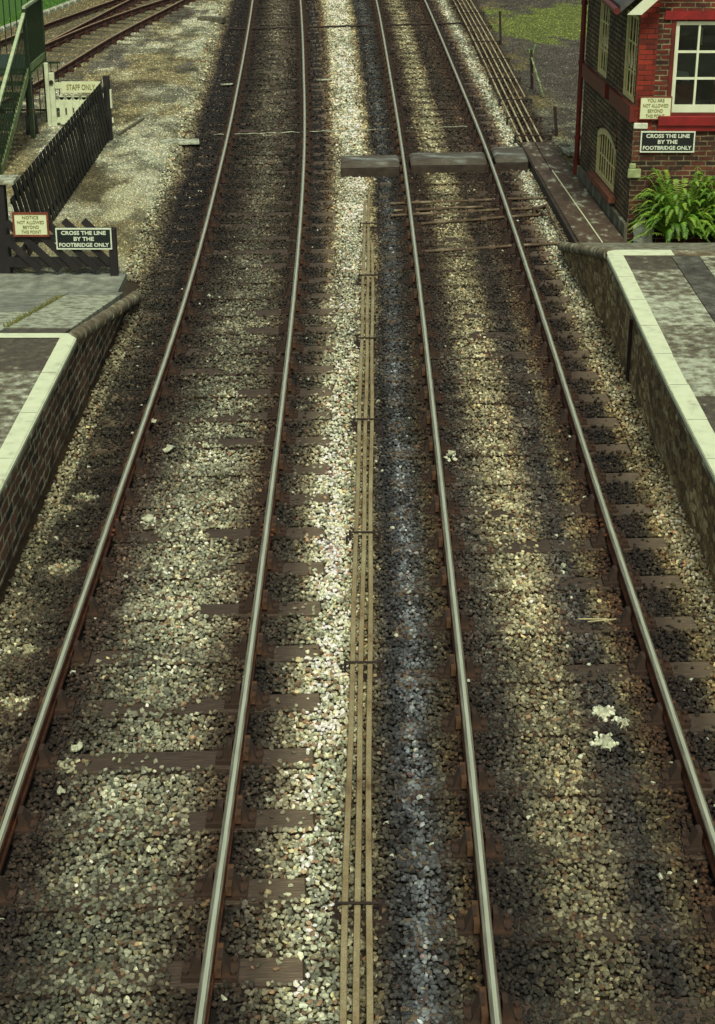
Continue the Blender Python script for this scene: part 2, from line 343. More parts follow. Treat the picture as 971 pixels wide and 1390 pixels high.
SPLATS=[(1.90,11.06,.11),(1.85,10.66,.11),(1.99,10.93,.05),(-2.02,14.65,.09),(-1.5,11.75,.05),(1.87,13.6,.05),(.99,16.3,.07)]
PALE=[(-2.7,13.6,.18,.22),(-2.85,12.1,.26,.16),(-2.65,11.2,.2,.14),(-2.9,10.6,.15,.1),(-2.05,10.3,.22,.10),(-2.75,15.2,.16,.14),(-2.9,14.9,.2,.1),(-2.1,11.9,.12,.08)]
def colour(X,D):
    """albedo of ballast and earth at a place (stains, rust, dust and moss)"""
    u=toU(X,D)
    w=u+.09*(fbm(X*3,D*1.2,3)-.5)+.10*(fbm(X*9,D*9,5,3)-.5)
    n1=fbm(X*1.3,D*.8,21); n2=fbm(X*4,D*4,31); n3=fbm(X*.7,D*.33,41)
    def A(*c): return np.array(c,float)
    # control points over lateral coordinate, near and far sets
    nearP=[(-3.3,(.30,.28,.18)),(-3.0,(.26,.25,.16)),(-2.75,(.13,.12,.08)),(-2.5,(.07,.055,.04)),(-2.36,(.05,.03,.018)),
      (-2.15,(.06,.045,.034)),(-1.98,(.13,.13,.095)),(-1.7,(.27,.29,.21)),(-1.3,(.26,.27,.19)),(-1.08,(.14,.12,.08)),(-.93,(.07,.04,.022)),
      (-.8,(.03,.022,.017)),(-.64,(.085,.078,.058)),(-.5,(.19,.18,.12)),(-.40,(.38,.395,.28)),(-.3,(.44,.475,.355)),(-.14,(.42,.455,.335)),(-.03,(.34,.34,.23)),
      (.09,(.19,.17,.095)),(.18,(.085,.078,.06)),(.26,(.042,.044,.048)),(.35,(.065,.075,.09)),(.42,(.14,.165,.185)),(.49,(.085,.095,.105)),(.56,(.055,.057,.056)),(.62,(.075,.07,.05)),(.70,(.08,.06,.028)),(.78,(.06,.03,.012)),
      (.88,(.045,.03,.022)),(1.02,(.06,.056,.05)),(1.15,(.10,.095,.07)),(1.3,(.20,.19,.12)),(1.5,(.28,.265,.165)),(1.66,(.22,.20,.125)),(1.8,(.09,.082,.07)),(1.95,(.06,.058,.055)),(2.08,(.15,.13,.07)),(2.2,(.10,.06,.028)),(2.3,(.075,.033,.015)),
      (2.42,(.04,.022,.015)),(2.6,(.035,.028,.025)),(2.74,(.06,.05,.035)),(2.86,(.26,.21,.10)),(3.05,(.38,.35,.22)),(3.3,(.32,.28,.16))]
    farP=[(-3.7,(.30,.32,.21)),(-3.35,(.32,.34,.23)),(-3.12,(.16,.14,.085)),(-2.98,(.042,.036,.034)),(-2.7,(.03,.027,.028)),(-2.5,(.03,.025,.022)),(-2.36,(.03,.02,.014)),
      (-2.1,(.032,.026,.018)),(-1.85,(.085,.075,.052)),(-1.6,(.17,.165,.12)),(-1.35,(.13,.12,.085)),(-1.15,(.06,.05,.034)),(-.93,(.02,.015,.010)),
      (-.8,(.022,.018,.015)),(-.55,(.04,.036,.034)),(-.42,(.14,.10,.05)),(-.30,(.36,.36,.25)),(-.1,(.44,.48,.37)),(.12,(.44,.46,.34)),(.24,(.28,.25,.14)),
      (.34,(.05,.045,.04)),(.42,(.04,.045,.05)),(.5,(.08,.095,.105)),(.58,(.045,.05,.054)),(.7,(.035,.028,.02)),(.8,(.025,.018,.012)),
      (.95,(.026,.018,.013)),(1.12,(.055,.036,.022)),(1.25,(.16,.145,.085)),(1.5,(.27,.265,.165)),(1.68,(.17,.15,.09)),(1.78,(.05,.038,.026)),(2.0,(.055,.042,.028)),(2.12,(.07,.045,.026)),(2.28,(.035,.02,.013)),
      (2.45,(.022,.015,.012)),(2.62,(.03,.022,.018)),(2.75,(.13,.09,.055)),(2.88,(.36,.38,.28)),(3.0,(.42,.48,.38)),(3.12,(.26,.26,.18)),(3.25,(.07,.055,.035)),(4.0,(.07,.06,.035))]
    def band(P):
        xs=[p[0] for p in P]; return np.stack([np.interp(w,xs,[p[1][k] for p in P]) for k in range(3)],-1)
    cn=band(nearP); cf=band(farP)
    t=sst(16,27,D+3*(n1-.5))[...,None]
    c=cn*(1-t)+cf*t
    # rods-side ballast stays pale to the drain before the rods begin
    # longitudinal tone changes
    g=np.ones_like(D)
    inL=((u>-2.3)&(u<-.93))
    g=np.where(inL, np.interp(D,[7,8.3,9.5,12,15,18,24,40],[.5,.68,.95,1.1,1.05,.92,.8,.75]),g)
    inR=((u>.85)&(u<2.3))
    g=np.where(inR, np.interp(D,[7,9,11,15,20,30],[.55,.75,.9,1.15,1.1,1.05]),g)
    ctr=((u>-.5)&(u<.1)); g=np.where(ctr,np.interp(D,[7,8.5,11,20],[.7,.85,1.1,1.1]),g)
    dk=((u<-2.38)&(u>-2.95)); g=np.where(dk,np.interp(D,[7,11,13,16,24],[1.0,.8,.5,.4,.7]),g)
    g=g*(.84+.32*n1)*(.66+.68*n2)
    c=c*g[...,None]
    pt=sst(.40,.62,fbm(X*2.2+7,D*1.1,171)); fine_=fbm(X*11,D*11,181,2)
    c=c*(.74+.40*pt*(.5+fine_)+.25*(fine_-.5))[...,None]
    Lm=(c@np.array([.3,.6,.1]))[...,None]; c=c*.93+Lm*.07
    c=c*(np.clip(Lm,.004,.62)/.27)**.25
    c=c*np.array([1.0,1.01,.97])
    # left shoulder near: dark patches with pale cement splashes
    for (px,py,rx,ry) in PALE:
        d=((X-px)/rx)**2+((D-py)/ry)**2+1.4*(fbm(X*7,D*7,61)-.5)
        k=(.55*sst(1.2,.2,d))[...,None]; c=c*(1-k)+k*A(.50,.52,.34)
    # path beside the left-hand track and earth beyond the fence
    pm=sst(-3.22,-3.5,u+.16*(fbm(X*2,D*2,71)-.5)*2)*sst(19.5,22,D)
    pale=A(.36,.39,.28); moss=A(.15,.125,.05); grey=A(.12,.12,.095)
    mo=.8*sst(.42,.72,fbm(X*.9+3,D*.45,81)+.10*sst(-4.2,-4.9,X))
    gr=sst(.52,.62,fbm(X*1.3,D*.5,91))*sst(36,41,D)
    pc=pale*(1-mo[...,None])+moss*mo[...,None]; pc=pc*(1-gr[...,None])+grey*gr[...,None]
    pc=pc*(.45+1.1*fbm(X*5,D*5,101))[...,None]*(.55+.8*sst(.35,.6,fbm(X*1.9,D*1.0,191)))[...,None]
    for (px,py,rx,ry) in [(-4.0,27.9,.35,.8),(-3.9,26.5,.25,.5)]:
        d=((X-px)/rx)**2+((D-py)/ry)**2+.9*(n2-.5); k=(.8*sst(1.2,.4,d))[...,None]; pc=pc*(1-k)+k*A(.52,.55,.36)
    # siding bed
    sb=sst(-5.7,-6.3,X-(D-52)*.13)
    bed=A(.16,.145,.075)*(.5+1.0*fbm(X*2.2,D*1.5,111))[...,None]
    pc=pc*(1-sb[...,None])+bed*sb[...,None]
    grs=sst(0,.12,(-10.15-(X-(D-47.5)*.165)))
    c=c*(1-pm[...,None])+pc*pm[...,None]
    c=c*(1-grs[...,None])+grs[...,None]*A(.05,.15,.012)
    # right-hand yard
    rm=sst(3.75,3.95,X)*sst(24,25,D)
    yard=A(.075,.072,.058)*(.5+1.0*fbm(X*2.5,D*2.5,121))[...,None]
    gp=sst(.42,.55,fbm(X*1.2,D*.8,131)+.35*np.exp(-(((X-5.9)/2.0)**2+((D-50)/4.2)**2))-.12)
    gp=gp*sst(43.5,46,D)
    gc=A(.13,.17,.04)*(.6+.8*n2)[...,None]
    yard=yard*(1-gp[...,None])+gc*gp[...,None]
    mo2=sst(.48,.6,fbm(X*2,D*1.2,141))*sst(4.6,4.0,X)*.7
    yard=yard*(1-mo2[...,None])+A(.16,.14,.055)*mo2[...,None]
    pg=sst(.45,.6,fbm(X*2.5,D*2,151))*sst(37.5,35.5,D)*.6
    yard=yard*(1-pg[...,None])+A(.26,.28,.18)*pg[...,None]
    c=c*(1-rm[...,None])+yard*rm[...,None]
    return np.clip(c,.006,.8), u

def gheight(X,D):
    u=toU(X,D)
    z=np.full_like(X,-.235)
    z=z+.13*sst(-3.15,-3.6,u)*sst(19,22,D)+.10*sst(3.1,3.6,u)*sst(23,26,D)
    z=z+.05*sst(2.95,3.2,u)*sst(24,20,D)*1.0+.03*sst(-2.95,-3.15,u)
    z=z+.02*(fbm(X*1.5,D*1.5,9)-.5)
    return z

# ------------------------------------------------------------------ ground sheet
def axis(fine0,fine1,step,outs):
    a=list(np.arange(fine0,fine1,step)); return np.array([-o for o in outs[::-1] if -o<fine0-.5]+a+[o for o in outs if o>fine1+.5],float)
xs=axis(-13,10,.085,[14,18,26,50,120,300]); ys=np.array([-300,-100,-30,-8]+list(np.arange(-2,5,.5))+list(np.arange(5,63,.085))+[64,70,90,140,300,700],float)
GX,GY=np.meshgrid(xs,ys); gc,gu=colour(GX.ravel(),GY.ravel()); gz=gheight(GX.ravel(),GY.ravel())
def np_mesh(name,verts,faces,fsize,cols,mat,smooth=False):
    me=bpy.data.meshes.new(name); nv=len(verts); nf=len(faces)
    me.vertices.add(nv); me.vertices.foreach_set('co',np.ascontiguousarray(verts,np.float32).ravel())
    me.loops.add(nf*fsize); me.loops.foreach_set('vertex_index',np.ascontiguousarray(faces,np.int32).ravel())
    me.polygons.add(nf); me.polygons.foreach_set('loop_start',np.arange(0,nf*fsize,fsize,dtype=np.int32))
    me.polygons.foreach_set('loop_total',np.full(nf,fsize,np.int32))
    me.update(calc_edges=True)
    at=me.color_attributes.new('tint','FLOAT_COLOR','POINT')
    c=np.ones((nv,4),np.float32); c[:,:3]=cols; at.data.foreach_set('color',c.ravel())
    if smooth: me.polygons.foreach_set('use_smooth',np.ones(nf,bool))
    else: me.polygons.foreach_set('use_smooth',np.zeros(nf,bool))
    me.materials.append(mat)
    o=bpy.data.objects.new(name,me); COL.objects.link(o); return o
ny,nx=GX.shape; idx=np.arange(nx*ny).reshape(ny,nx)
fc=np.stack([idx[:-1,:-1],idx[:-1,1:],idx[1:,1:],idx[1:,:-1]],-1).reshape(-1,4)
inball=((gu>-3.4)&(gu<3.3))
gcol=gc*np.where(inball,.13,.8)[:,None]*np.where(inball[:,None],np.array([1.25,.9,.6]),1)  # sheet darkened and browned under ballast to paint shade in the stone crevices
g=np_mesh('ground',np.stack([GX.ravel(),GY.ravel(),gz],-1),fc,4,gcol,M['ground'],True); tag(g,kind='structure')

# ------------------------------------------------------------------ sleepers layout (before stones so they can part round them)
SKL,SKR=.062,.05
LS=[]  # (cx, cy, angle, side)
def track_sleepers(a,b,ref_x,ref_y,sk,pitch=.79):
    out=[]
    for k in range(-5,68):
        yr=ref_y+pitch*k
        if yr>61: break
        cx=float((RXf(a,yr)+RXf(b,yr))/2); y=yr+(cx-ref_x)*sk
        dx=float((RXf(a,yr+.5)+RXf(b,yr+.5)-RXf(a,yr-.5)-RXf(b,yr-.5))/2)
        ang=(sk if yr<22 else sk*.4)-dx+random.uniform(-.008,.008)
        out.append((cx+random.uniform(-.02,.02),y,ang))
    return out
SL=track_sleepers('L1','L2',-.5,8.87,SKL); SR=track_sleepers('R1','R2',2.8,8.55,SKR,.80)

# ------------------------------------------------------------------ ballast stones
phi=(1+5**.5)/2
ico=np.array([(-1,phi,0),(1,phi,0),(-1,-phi,0),(1,-phi,0),(0,-1,phi),(0,1,phi),(0,-1,-phi),(0,1,-phi),(phi,0,-1),(phi,0,1),(-phi,0,-1),(-phi,0,1)],float)/math.hypot(1,phi)
icof=np.array([(0,11,5),(0,5,1),(0,1,7),(0,7,10),(0,10,11),(1,5,9),(5,11,4),(11,10,2),(10,7,6),(7,1,8),(3,9,4),(3,4,2),(3,2,6),(3,6,8),(3,8,9),(4,9,5),(2,4,11),(6,2,10),(8,6,7),(9,8,1)])
octv=np.array([(1,0,0),(0,1,0),(-1,0,0),(0,-1,0),(0,0,1),(0,0,-1)],float)
octf=np.array([(0,1,4),(1,2,4),(2,3,4),(3,0,4),(1,0,5),(2,1,5),(3,2,5),(0,3,5)])
def templates(base,n,j):
    T=[]
    for i in range(n):
        v=base*(1+rng.uniform(-j,j,(len(base),1)))+rng.uniform(-j*.5,j*.5,base.shape)
        v=v*np.array([rng.uniform(.85,1.35),rng.uniform(.7,1.05),rng.uniform(.65,1.0)])
        T.append(v)
    return np.array(T)
def make_stones(P,rad,base,bf,ntemp,j,cols):
    T=templates(base,ntemp,j); n=len(P); nvt=len(base)
    ti=rng.integers(0,ntemp,n); V=T[ti]
    a=rng.uniform(0,2*np.pi,n); tx=rng.uniform(-.6,.6,n); ty=rng.uniform(-.6,.6,n)
    def rot(V,ax,ang):
        c=np.cos(ang)[:,None]; s=np.sin(ang)[:,None]; o=V.copy(); i,k=[(1,2),(2,0),(0,1)][ax]
        o[...,i]=V[...,i]*c-V[...,k]*s; o[...,k]=V[...,i]*s+V[...,k]*c; return o
    V=rot(V,2,a); V=rot(V,0,tx); V=rot(V,1,ty)
    V=V*rad[:,None,None]+P[:,None,:]
    Fs=(bf[None]+(np.arange(n)*nvt)[:,None,None]).reshape(-1,3)
    return V.reshape(-1,3),Fs,np.repeat(cols,nvt,0)
def near_sleeper(X,Y,S,a,b):
    """signed: True where the point lies over a sleeper; also returns local x"""
    ref=np.array([s[1] for s in S]); hit=np.zeros(len(X),bool); lx=np.zeros(len(X)); ly=np.ones(len(X))
    for (cx,cy,ang) in S:
        dx=X-cx; dy=Y-cy; c,s=math.cos(ang),math.sin(ang)
        p=dx*c+dy*s; q=-dx*s+dy*c
        h=(abs(q)<.155)&(abs(p)<1.32); hit|=h; lx=np.where(h,p,lx); ly=np.where(h,q,ly)
    return hit,lx,ly
def scatter(y0,y1,sp,layers,xlim):
    out=[]
    for l in range(layers):
        yy=np.arange(y0,y1,sp*.87); 
        for r,y in enumerate(yy):
            lo,hi=xlim(y); x=np.arange(lo,hi,sp)+(sp/2 if r%2 else 0)
            out.append(np.stack([x,np.full_like(x,y),np.full_like(x,l)],-1))
    P=np.concatenate(out); P[:,0]+=rng.uniform(-.42,.42,len(P))*sp; P[:,1]+=rng.uniform(-.42,.42,len(P))*sp
    return P
def lim(y):
    s=2250*math.cos(TH)/1.0
    hw=485.5/(F/(y*math.cos(TH)+H*math.sin(TH)))
    lo,hi=-hw-.5,hw+.5
    if y<22: lo=max(lo,-3.2)
    if y<20.8: hi=min(hi,3.26)
    elif y<24.5: hi=min(hi,3.9)
    return lo,hi
def filt(P,small=False):
    X,Y=P[:,0],P[:,1]; u=toU(X,Y)
    hitL,lx,ly=near_sleeper(X,Y,SL,0,0); hitR,rx,ry=near_sleeper(X,Y,SR,0,0)
    keep=np.ones(len(X),bool); onS=np.zeros(len(X),bool)
    cov=fbm(X*1.6,Y*1.1,201); edge=.04*(vn(X*12,Y*12,7)-.5)
    # left-hand track sleepers
    r=rng.uniform(0,1,len(X))
    expL=np.where(lx>.78, .90, np.where(lx<-.7,.25, np.where(lx>.2,sst(.36,.50,cov),sst(.48,.62,cov)*.9)))
    expL=np.where((Y<10)&(lx<.45),expL*.25,expL)
    expR=np.where(rx>.85,.93,np.where(rx<-.75,.30,sst(.46,.62,cov)*.8))
    expR=np.where((Y<11)&(rx<.85),expR*.35,expR)
    e1=hitL&(r<expL)&(abs(ly)<.13+edge*1.6); e2=hitR&(r<expR)&(abs(ry)<.14+edge)
    keep&=~(e1|e2); onS=(hitL|hitR)
    # trough of the rails
    for k in ('L1','L2','R1','R2'): keep&=abs(X-RXf(k,Y))>.045
    # in the signal box or under boards
    keep&=~((X>3.95)&(Y>24.8)&(Y<29.4)); keep&=~((X<-10.3))
    keep&=~((X<-3.1)&(Y<22.9))
    return keep,onS
Vs=[];Fs=[];Cs=[];nb=0
def emit(P,rad,base,bf,nt_,j,dark_under=True):
    global nb
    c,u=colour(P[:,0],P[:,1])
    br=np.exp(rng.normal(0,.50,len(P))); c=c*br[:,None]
    # some stones differ in tint
    k=rng.uniform(0,1,len(P)); 
    c=np.where((k<.13)[:,None],c*np.array([.62,.40,.34]),c)
    c=np.where(((k>.13)&(k<.24))[:,None],c*np.array([1.08,.99,.80]),c)
    c=np.where(((k>.24)&(k<.30))[:,None],c*np.array([.9,.95,1.0]),c)
    c=np.where((k>.9975)[:,None]&(P[:,1]<30)[:,None],np.maximum(c,np.array([.5,.55,.42])),c)
    # white lime splashes lying over stones
    for (sx,sy,sr) in SPLATS:
        dx=P[:,0]-sx; dy=(P[:,1]-sy)*.8; d=np.hypot(dx,dy); an=np.arctan2(dy,dx)
        rr=sr*(.55+.45*np.abs(np.sin(an*2.5+sx*3))**1.5)
        c=np.where((d<rr)[:,None],np.array([.72,.80,.60])*np.clip(br,.85,1.1)[:,None],c)
    c=np.clip(c,.005,.8)
    V,Fc,Cc=make_stones(P,rad,base,bf,nt_,j,c)
    Vs.append(V);Fs.append(Fc+nb);Cs.append(Cc);nb+=len(V)
for (y0,y1,sp,base,bf,nt_,j,ra,rb,ly_) in [(5.5,16,.034,ico,icof,30,.30,.0145,.0225,1),(16,30,.040,octv,octf,24,.30,.017,.027,1),(30,62,.062,octv,octf,16,.28,.027,.040,1)]:
    P=scatter(y0,y1,sp,ly_,lim); kp,on=filt(P); P=P[kp]; on=on[kp]
    u=toU(P[:,0],P[:,1])
    rad=rng.uniform(ra,rb,len(P)); rad=np.where((u<-3.4)|(P[:,0]>3.75),rad*.55,rad)
    fill=np.interp(P[:,1],[5,60],[1,1])
    z=gheight(P[:,0],P[:,1])+.030+rng.uniform(-.016,.016,len(P))
    z=np.where((u<-3.4)|(P[:,0]>3.75),gheight(P[:,0],P[:,1])+.004,z)
    z=np.where(on,np.maximum(z,-.186+rad*.45),z)
    emit(np.stack([P[:,0],P[:,1],z],-1),rad,base,bf,nt_,j)
# second layer of loose stones on top, near only
P=scatter(5.5,16,.07,1,lim); kp,on=filt(P); P=P[kp&~on]
z=gheight(P[:,0],P[:,1])+.05+rng.uniform(-.008,.01,len(P)); emit(np.stack([P[:,0],P[:,1],z],-1),rng.uniform(.013,.022,len(P)),ico,icof,24,.30)
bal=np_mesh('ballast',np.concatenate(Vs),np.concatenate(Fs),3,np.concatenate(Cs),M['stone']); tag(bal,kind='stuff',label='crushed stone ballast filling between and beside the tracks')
print('stones verts',nb)

# ------------------------------------------------------------------ running tracks
PROF=[(-.029,-.003),(-.010,.002),(.015,.002),(.028,-.003),(.033,-.012),(.032,-.038),(.012,-.048),(.010,-.10),(.034,-.112),(.034,-.145),(-.034,-.145),(-.034,-.112),(-.010,-.10),(-.012,-.048),(-.032,-.038),(-.033,-.012)]
PM=[2,0,2]+[1]*12+[2]
def rail_obj(name,pts,parent,mt,ms):
    m=MB(); m.sweep(pts,PROF,PM,False); return m.build(name,[mt,ms,M['railedge'] if mt is M['railtop'] else mt],parent)
def chair_mesh(outside):
    m=MB()
    m.box(-.17,.17,-.095,.095,.0,.035)
    for s in (-1,1):
        x0=.05*s; x1=.125*s
        a,b=sorted((x0,x1))
        m.hexa([(a,-.055,.035),(b,-.055,.035),(b,.055,.035),(a,.055,.035),
                (min(x0,x0+.03*s),-.045,.145),(max(x0,x0+.03*s),-.045,.145),(max(x0,x0+.03*s),.045,.145),(min(x0,x0+.03*s),.045,.145)])
        m.tube([(.145*s,.06,.03),(.145*s,.06,.06)],.02,6); m.tube([(.145*s,-.06,.03),(.145*s,-.06,.06)],.02,6)
    m.box(*sorted((.036*outside,.075*outside)),-.12,.12,.055,.125,1)
    return m
def local_build(m,name,mats,bevel=0):
    o=m.build(name,mats,None,origin=(0,0,0),bevel=bevel); return o
def make_track(label,ka,kb,S):
    t=empty('railway_track',(float(RXf(ka,20)+RXf(kb,20))/2,20,-.3),label,'railway track','running lines through the station')
    ys=np.arange(-3,62,1.0)
    for k in (ka,kb): rail_obj('rail',[(float(RXf(k,y)),y,0) for y in ys],t,M['railtop'],M['railside'])
    for k in (ka,kb):
        for D in (14.25,32.4):
            x=float(RXf(k,D)); q=MB()
            for sd_ in (-1,1):
                q.bar((x+sd_*.024,D-.23,-.078),(x+sd_*.024+(float(RXf(k,D+.23))-x),D+.23,-.078),.026,.07)
                for b_ in (-.17,-.06,.06,.17): q.tube([(x+sd_*.03,D+b_,-.078),(x+sd_*.065,D+b_,-.078)],.016,6)
            q.build('fishplate_joint',M['railside'],t)
    sm=MB()
    sm.box(-1.3,1.3,-.125,.125,-.13,0)
    proto=local_build(sm,'sleeper',[M['sleeper']],.008)
    chp=local_build(chair_mesh(1),'chair',[M['iron'],M['key']])
    chm=local_build(chair_mesh(-1),'chair',[M['iron'],M['key']])
    for i,(cx,cy,ang) in enumerate(S):
        s=proto.copy(); COL.objects.link(s); s.parent=t
        s.location=Vector((cx,cy,-.19))-Vector(t.location); s.rotation_euler=(random.uniform(-.01,.01),0,ang)
        for kk,pr in ((ka,chm),(kb,chp)):
            # place chair where the rail crosses the sleeper
            x=float(RXf(kk,cy)); lx=x-cx
            yy=cy+lx*math.tan(ang); x=float(RXf(kk,yy)); lx=(x-cx)/math.cos(ang)
            c=pr.copy(); COL.objects.link(c); c.parent=s; c.location=(lx,0,.002); c.rotation_euler=(0,0,-ang)
    for o in (proto,chp,chm): bpy.data.objects.remove(o)
    return t
make_track('left-hand railway track with bright rails and dark timber sleepers half buried in ballast','L1','L2',SL)
make_track('right-hand railway track with bright rails, passing under the cover boards beside the signal box','R1','R2',SR)

# ------------------------------------------------------------------ sidings
def poly(pts,n=24):
    D=[p[1] for p in pts]; X=[p[0] for p in pts]
    yy=np.linspace(D[0],D[-1],n); return [(float(spline(D,X,y)),float(y),-.0) for y in yy]
SA=[(-8.6,28),(-7.95,33),(-7.24,38.5),(-6.5,45.8),(-5.56,52.5),(-4.7,59)]
SB=[(-10.05,28),(-9.4,33),(-8.75,38.9),(-8.0,45.4),(-7.1,53.5),(-6.4,59)]
SCc=[(-9.2,36),(-8.1,44.0),(-7.4,48.0),(-6.6,51.5),(-5.84,54.2),(-4.5,59)]
SD=[(-10.5,37),(-9.6,43.5),(-8.74,47.9),(-7.4,54.2),(-6.3,59)]
def siding(label,pa,pb,n0,n1,wide=.55):
    t=empty('siding_track',(pa[0][0],pa[0][1],-.2),label,'siding track','rusty siding tracks beyond the fence')
    for p in (pa,pb): rail_obj('rail',[(x,y,.12) for (x,y,z) in p],t,M['siding_top'],M['siding_side'])
    sm=MB(); L=2.6; sm.box(-L/2,L/2,-.125,.125,-.16,.0); proto=local_build(sm,'sleeper',[M['oldsleeper']],.01)
    cm=chair_mesh(1); chp=local_build(cm,'chair',[M['siding_side'],M['key']])
    y=n0
    A=np.array(pa);B=np.array(pb)
    while y<n1:
        xa=np.interp(y,A[:,1],A[:,0]); sl=(np.interp(y+.5,A[:,1],A[:,0])-np.interp(y-.5,A[:,1],A[:,0]))
        ang=-math.atan(sl); xc=xa-.75*math.cos(ang); yc=y-.75*math.sin(ang)
        s=proto.copy(); COL.objects.link(s); s.parent=t
        s.location=Vector((xc+random.uniform(-.05,.05),yc,-.062))-Vector(t.location); s.rotation_euler=(0,0,ang+random.uniform(-.03,.03))
        for lx in (-.75,.75):
            c=chp.copy(); COL.objects.link(c); c.parent=s; c.location=(lx,0,.001); c.scale=(.8,.8,.8)
        y+=.76
    for o in (proto,chp): bpy.data.objects.remove(o)
    return t
siding('nearest rusty siding with grey sleeper ends sticking out beside the cinder path',poly(SA,40),poly(SB,40),28.5,59)
siding('farther rusty siding crossing the nearest one at a turnout near the grass bank',poly(SCc,40),poly(SD,40),44,59)

# ------------------------------------------------------------------ platforms
LX,RXe=-3.05,3.09
def quad_slab(m,x0,x1,y0,y1,z0f,th,mi=0):
    m.hexa([(x0,y0,z0f(y0)-th),(x1,y0,z0f(y0)-th),(x1,y1,z0f(y1)-th),(x0,y1,z0f(y1)-th),(x0,y0,z0f(y0)),(x1,y0,z0f(y0)),(x1,y1,z0f(y1)),(x0,y1,z0f(y1))],mi)
def lerp(a,b,t): return a+(b-a)*t
# left
tl=empty('station_platform',(-5,10,-.2),'left-hand platform with white edge line, brick face and ramp down to the slatted fence','platform','station platforms')
flat=lambda y:.9
m=MB()
y=17.10; k=0
while y>0:
    y0=y-1.15; x1=-3.21
    quad_slab(m,-3.95,-3.06,y0+.008,y,flat,.12,random.choice([0,1,1,2])); y=y0
yy=17.10
while yy>0:
    for i in range(5):
        quad_slab(m,-4.3-.9*(i+1)+.008,-4.3-.9*i,yy-1.5+.008,yy,flat,.1,random.choice([0,0,1]))
    yy-=1.5
m.build('paving_slabs',[M['slabC'],M['slabB'],M['slabA']],tl,bevel=.006)
m=MB(); quad_slab(m,-4.295,-3.955,0,17.1,lambda y:.896,.1); m.build('asphalt_strip',M['asphalt'],tl)
m=MB(); m.box(-9,-3.18,0,17.1,-.3,.78); m.add([(-3.18,17.1,-.3),(-3.18,17.1,.78),(-3.14,21.9,-.12),(-3.14,21.9,-.3),(-9,17.1,-.3),(-9,17.1,.78),(-9,21.9,-.12),(-9,21.9,-.3)],[(0,3,2,1),(4,5,6,7),(2,3,7,6)])
m.build('brick_face',M['platbrick'],tl)
m=MB(); m.box(-3.21,-3.03,0,17.12,.79,.905); o=m.build('edge_coping',M['coping'],tl,bevel=.012)
m=MB()
cuts=[0]+[17.02-1.15*q for q in range(14,0,-1)]
for q in range(len(cuts)-1):
    a_,b_=cuts[q]+.005,cuts[q+1]-.005; w1=random.uniform(-.004,.004); m.add([(-3.20+w1,a_,.909),(-3.045,a_,.909),(-3.045,b_,.909),(-3.20+w1,b_,.909)],[(0,1,2,3)])
m.add([(-3.20,cuts[-1]+.005,.909),(-3.045,cuts[-1]+.005,.909),(-3.045,17.02,.909),(-3.14,17.16,.909),(-3.20,17.16,.909)],[(0,1,2,3,4)]); m.add([(-3.046,0,.909),(-3.024,0,.895),(-3.024,17.02,.895),(-3.046,17.02,.909)],[(0,1,2,3)]); m.add([(-3.026,0,.896),(-3.026,0,.86),(-3.026,17.0,.86),(-3.026,17.0,.896)],[(0,1,2,3)])
m.build('white_line',M['white'],tl)
m=MB(); m.add([(-4.9,17.0,.910),(-3.2,17.0,.910),(-3.2,17.16,.910),(-4.9,17.16,.910)],[(0,1,2,3)]); m.build('white_line',M['white'],tl)
rz=lambda y: lerp(.9,-.06,(y-17.1)/4.9)
m=MB()
m.hexa([(-3.95,17.17,rz(17.17)-.1),(-3.22,17.17,rz(17.17)-.1),(-3.22,17.8,rz(17.8)-.1),(-3.95,17.8,rz(17.8)-.1),(-3.95,17.17,rz(17.17)),(-3.22,17.17,rz(17.17)),(-3.22,17.8,rz(17.8)),(-3.95,17.8,rz(17.8))],1)
quad_slab(m,-3.95,-3.22,17.81,21.6,rz,.1,0); quad_slab(m,-6.5,-3.965,17.17,19.5,rz,.1,0); m.build('ramp_slabs',[M['slabA'],M['slabC']],tl,bevel=.006)
m=MB(); quad_slab(m,-6.5,-3.965,19.515,22.0,rz,.1,0); quad_slab(m,-3.95,-3.22,21.61,22.0,rz,.1,0); m.box(-6.5,-3.3,22.0,22.95,-.2,-.06); m.build('ramp_asphalt',M['asphalt2'],tl)
m=MB()
yv=17.13; i=0
while yv<21.9:
    L=.62+random.uniform(-.1,.1); xx=-3.05+.01*i; 
    m.tube([(xx-.07,yv,rz(yv)-.06),(xx-.07,min(yv+L,22),rz(min(yv+L,22))-.06)],[.078+random.uniform(-.004,.004)]*2,14); yv+=L; i+=1
m.build('ramp_coping',M['coping'],tl)
# weeds in the joint
def weed(name,pts,label,n=14,h=.08,spread=.05,parent=None):
    m=MB()
    for (x,y,z) in pts:
        for k in range(n):
            a=random.uniform(0,6.28); d=random.uniform(0,spread); bx,by=x+d*math.cos(a),y+d*math.sin(a); hh=h*random.uniform(.5,1.2); w=.006
            lx,ly=hh*.5*math.cos(a),hh*.5*math.sin(a)
            m.add([(bx-w,by,z),(bx+w,by,z),(bx+lx,by+ly,z+hh)],[(0,1,2)])
    o=m.build(name,M['weed'],None); tag(o,label,None,None,'stuff'); return o
M['weed']=noisy('weed_green',[(.3,(.06,.08,.015)),(.7,(.20,.20,.05))],8,.8,0)
weed('weed_tuft',[(-3.96,yq,rz(yq)) for yq in np.arange(17.9,21.4,.13)],'thin line of weeds in the joint of the left-hand ramp',10,.06,.04)
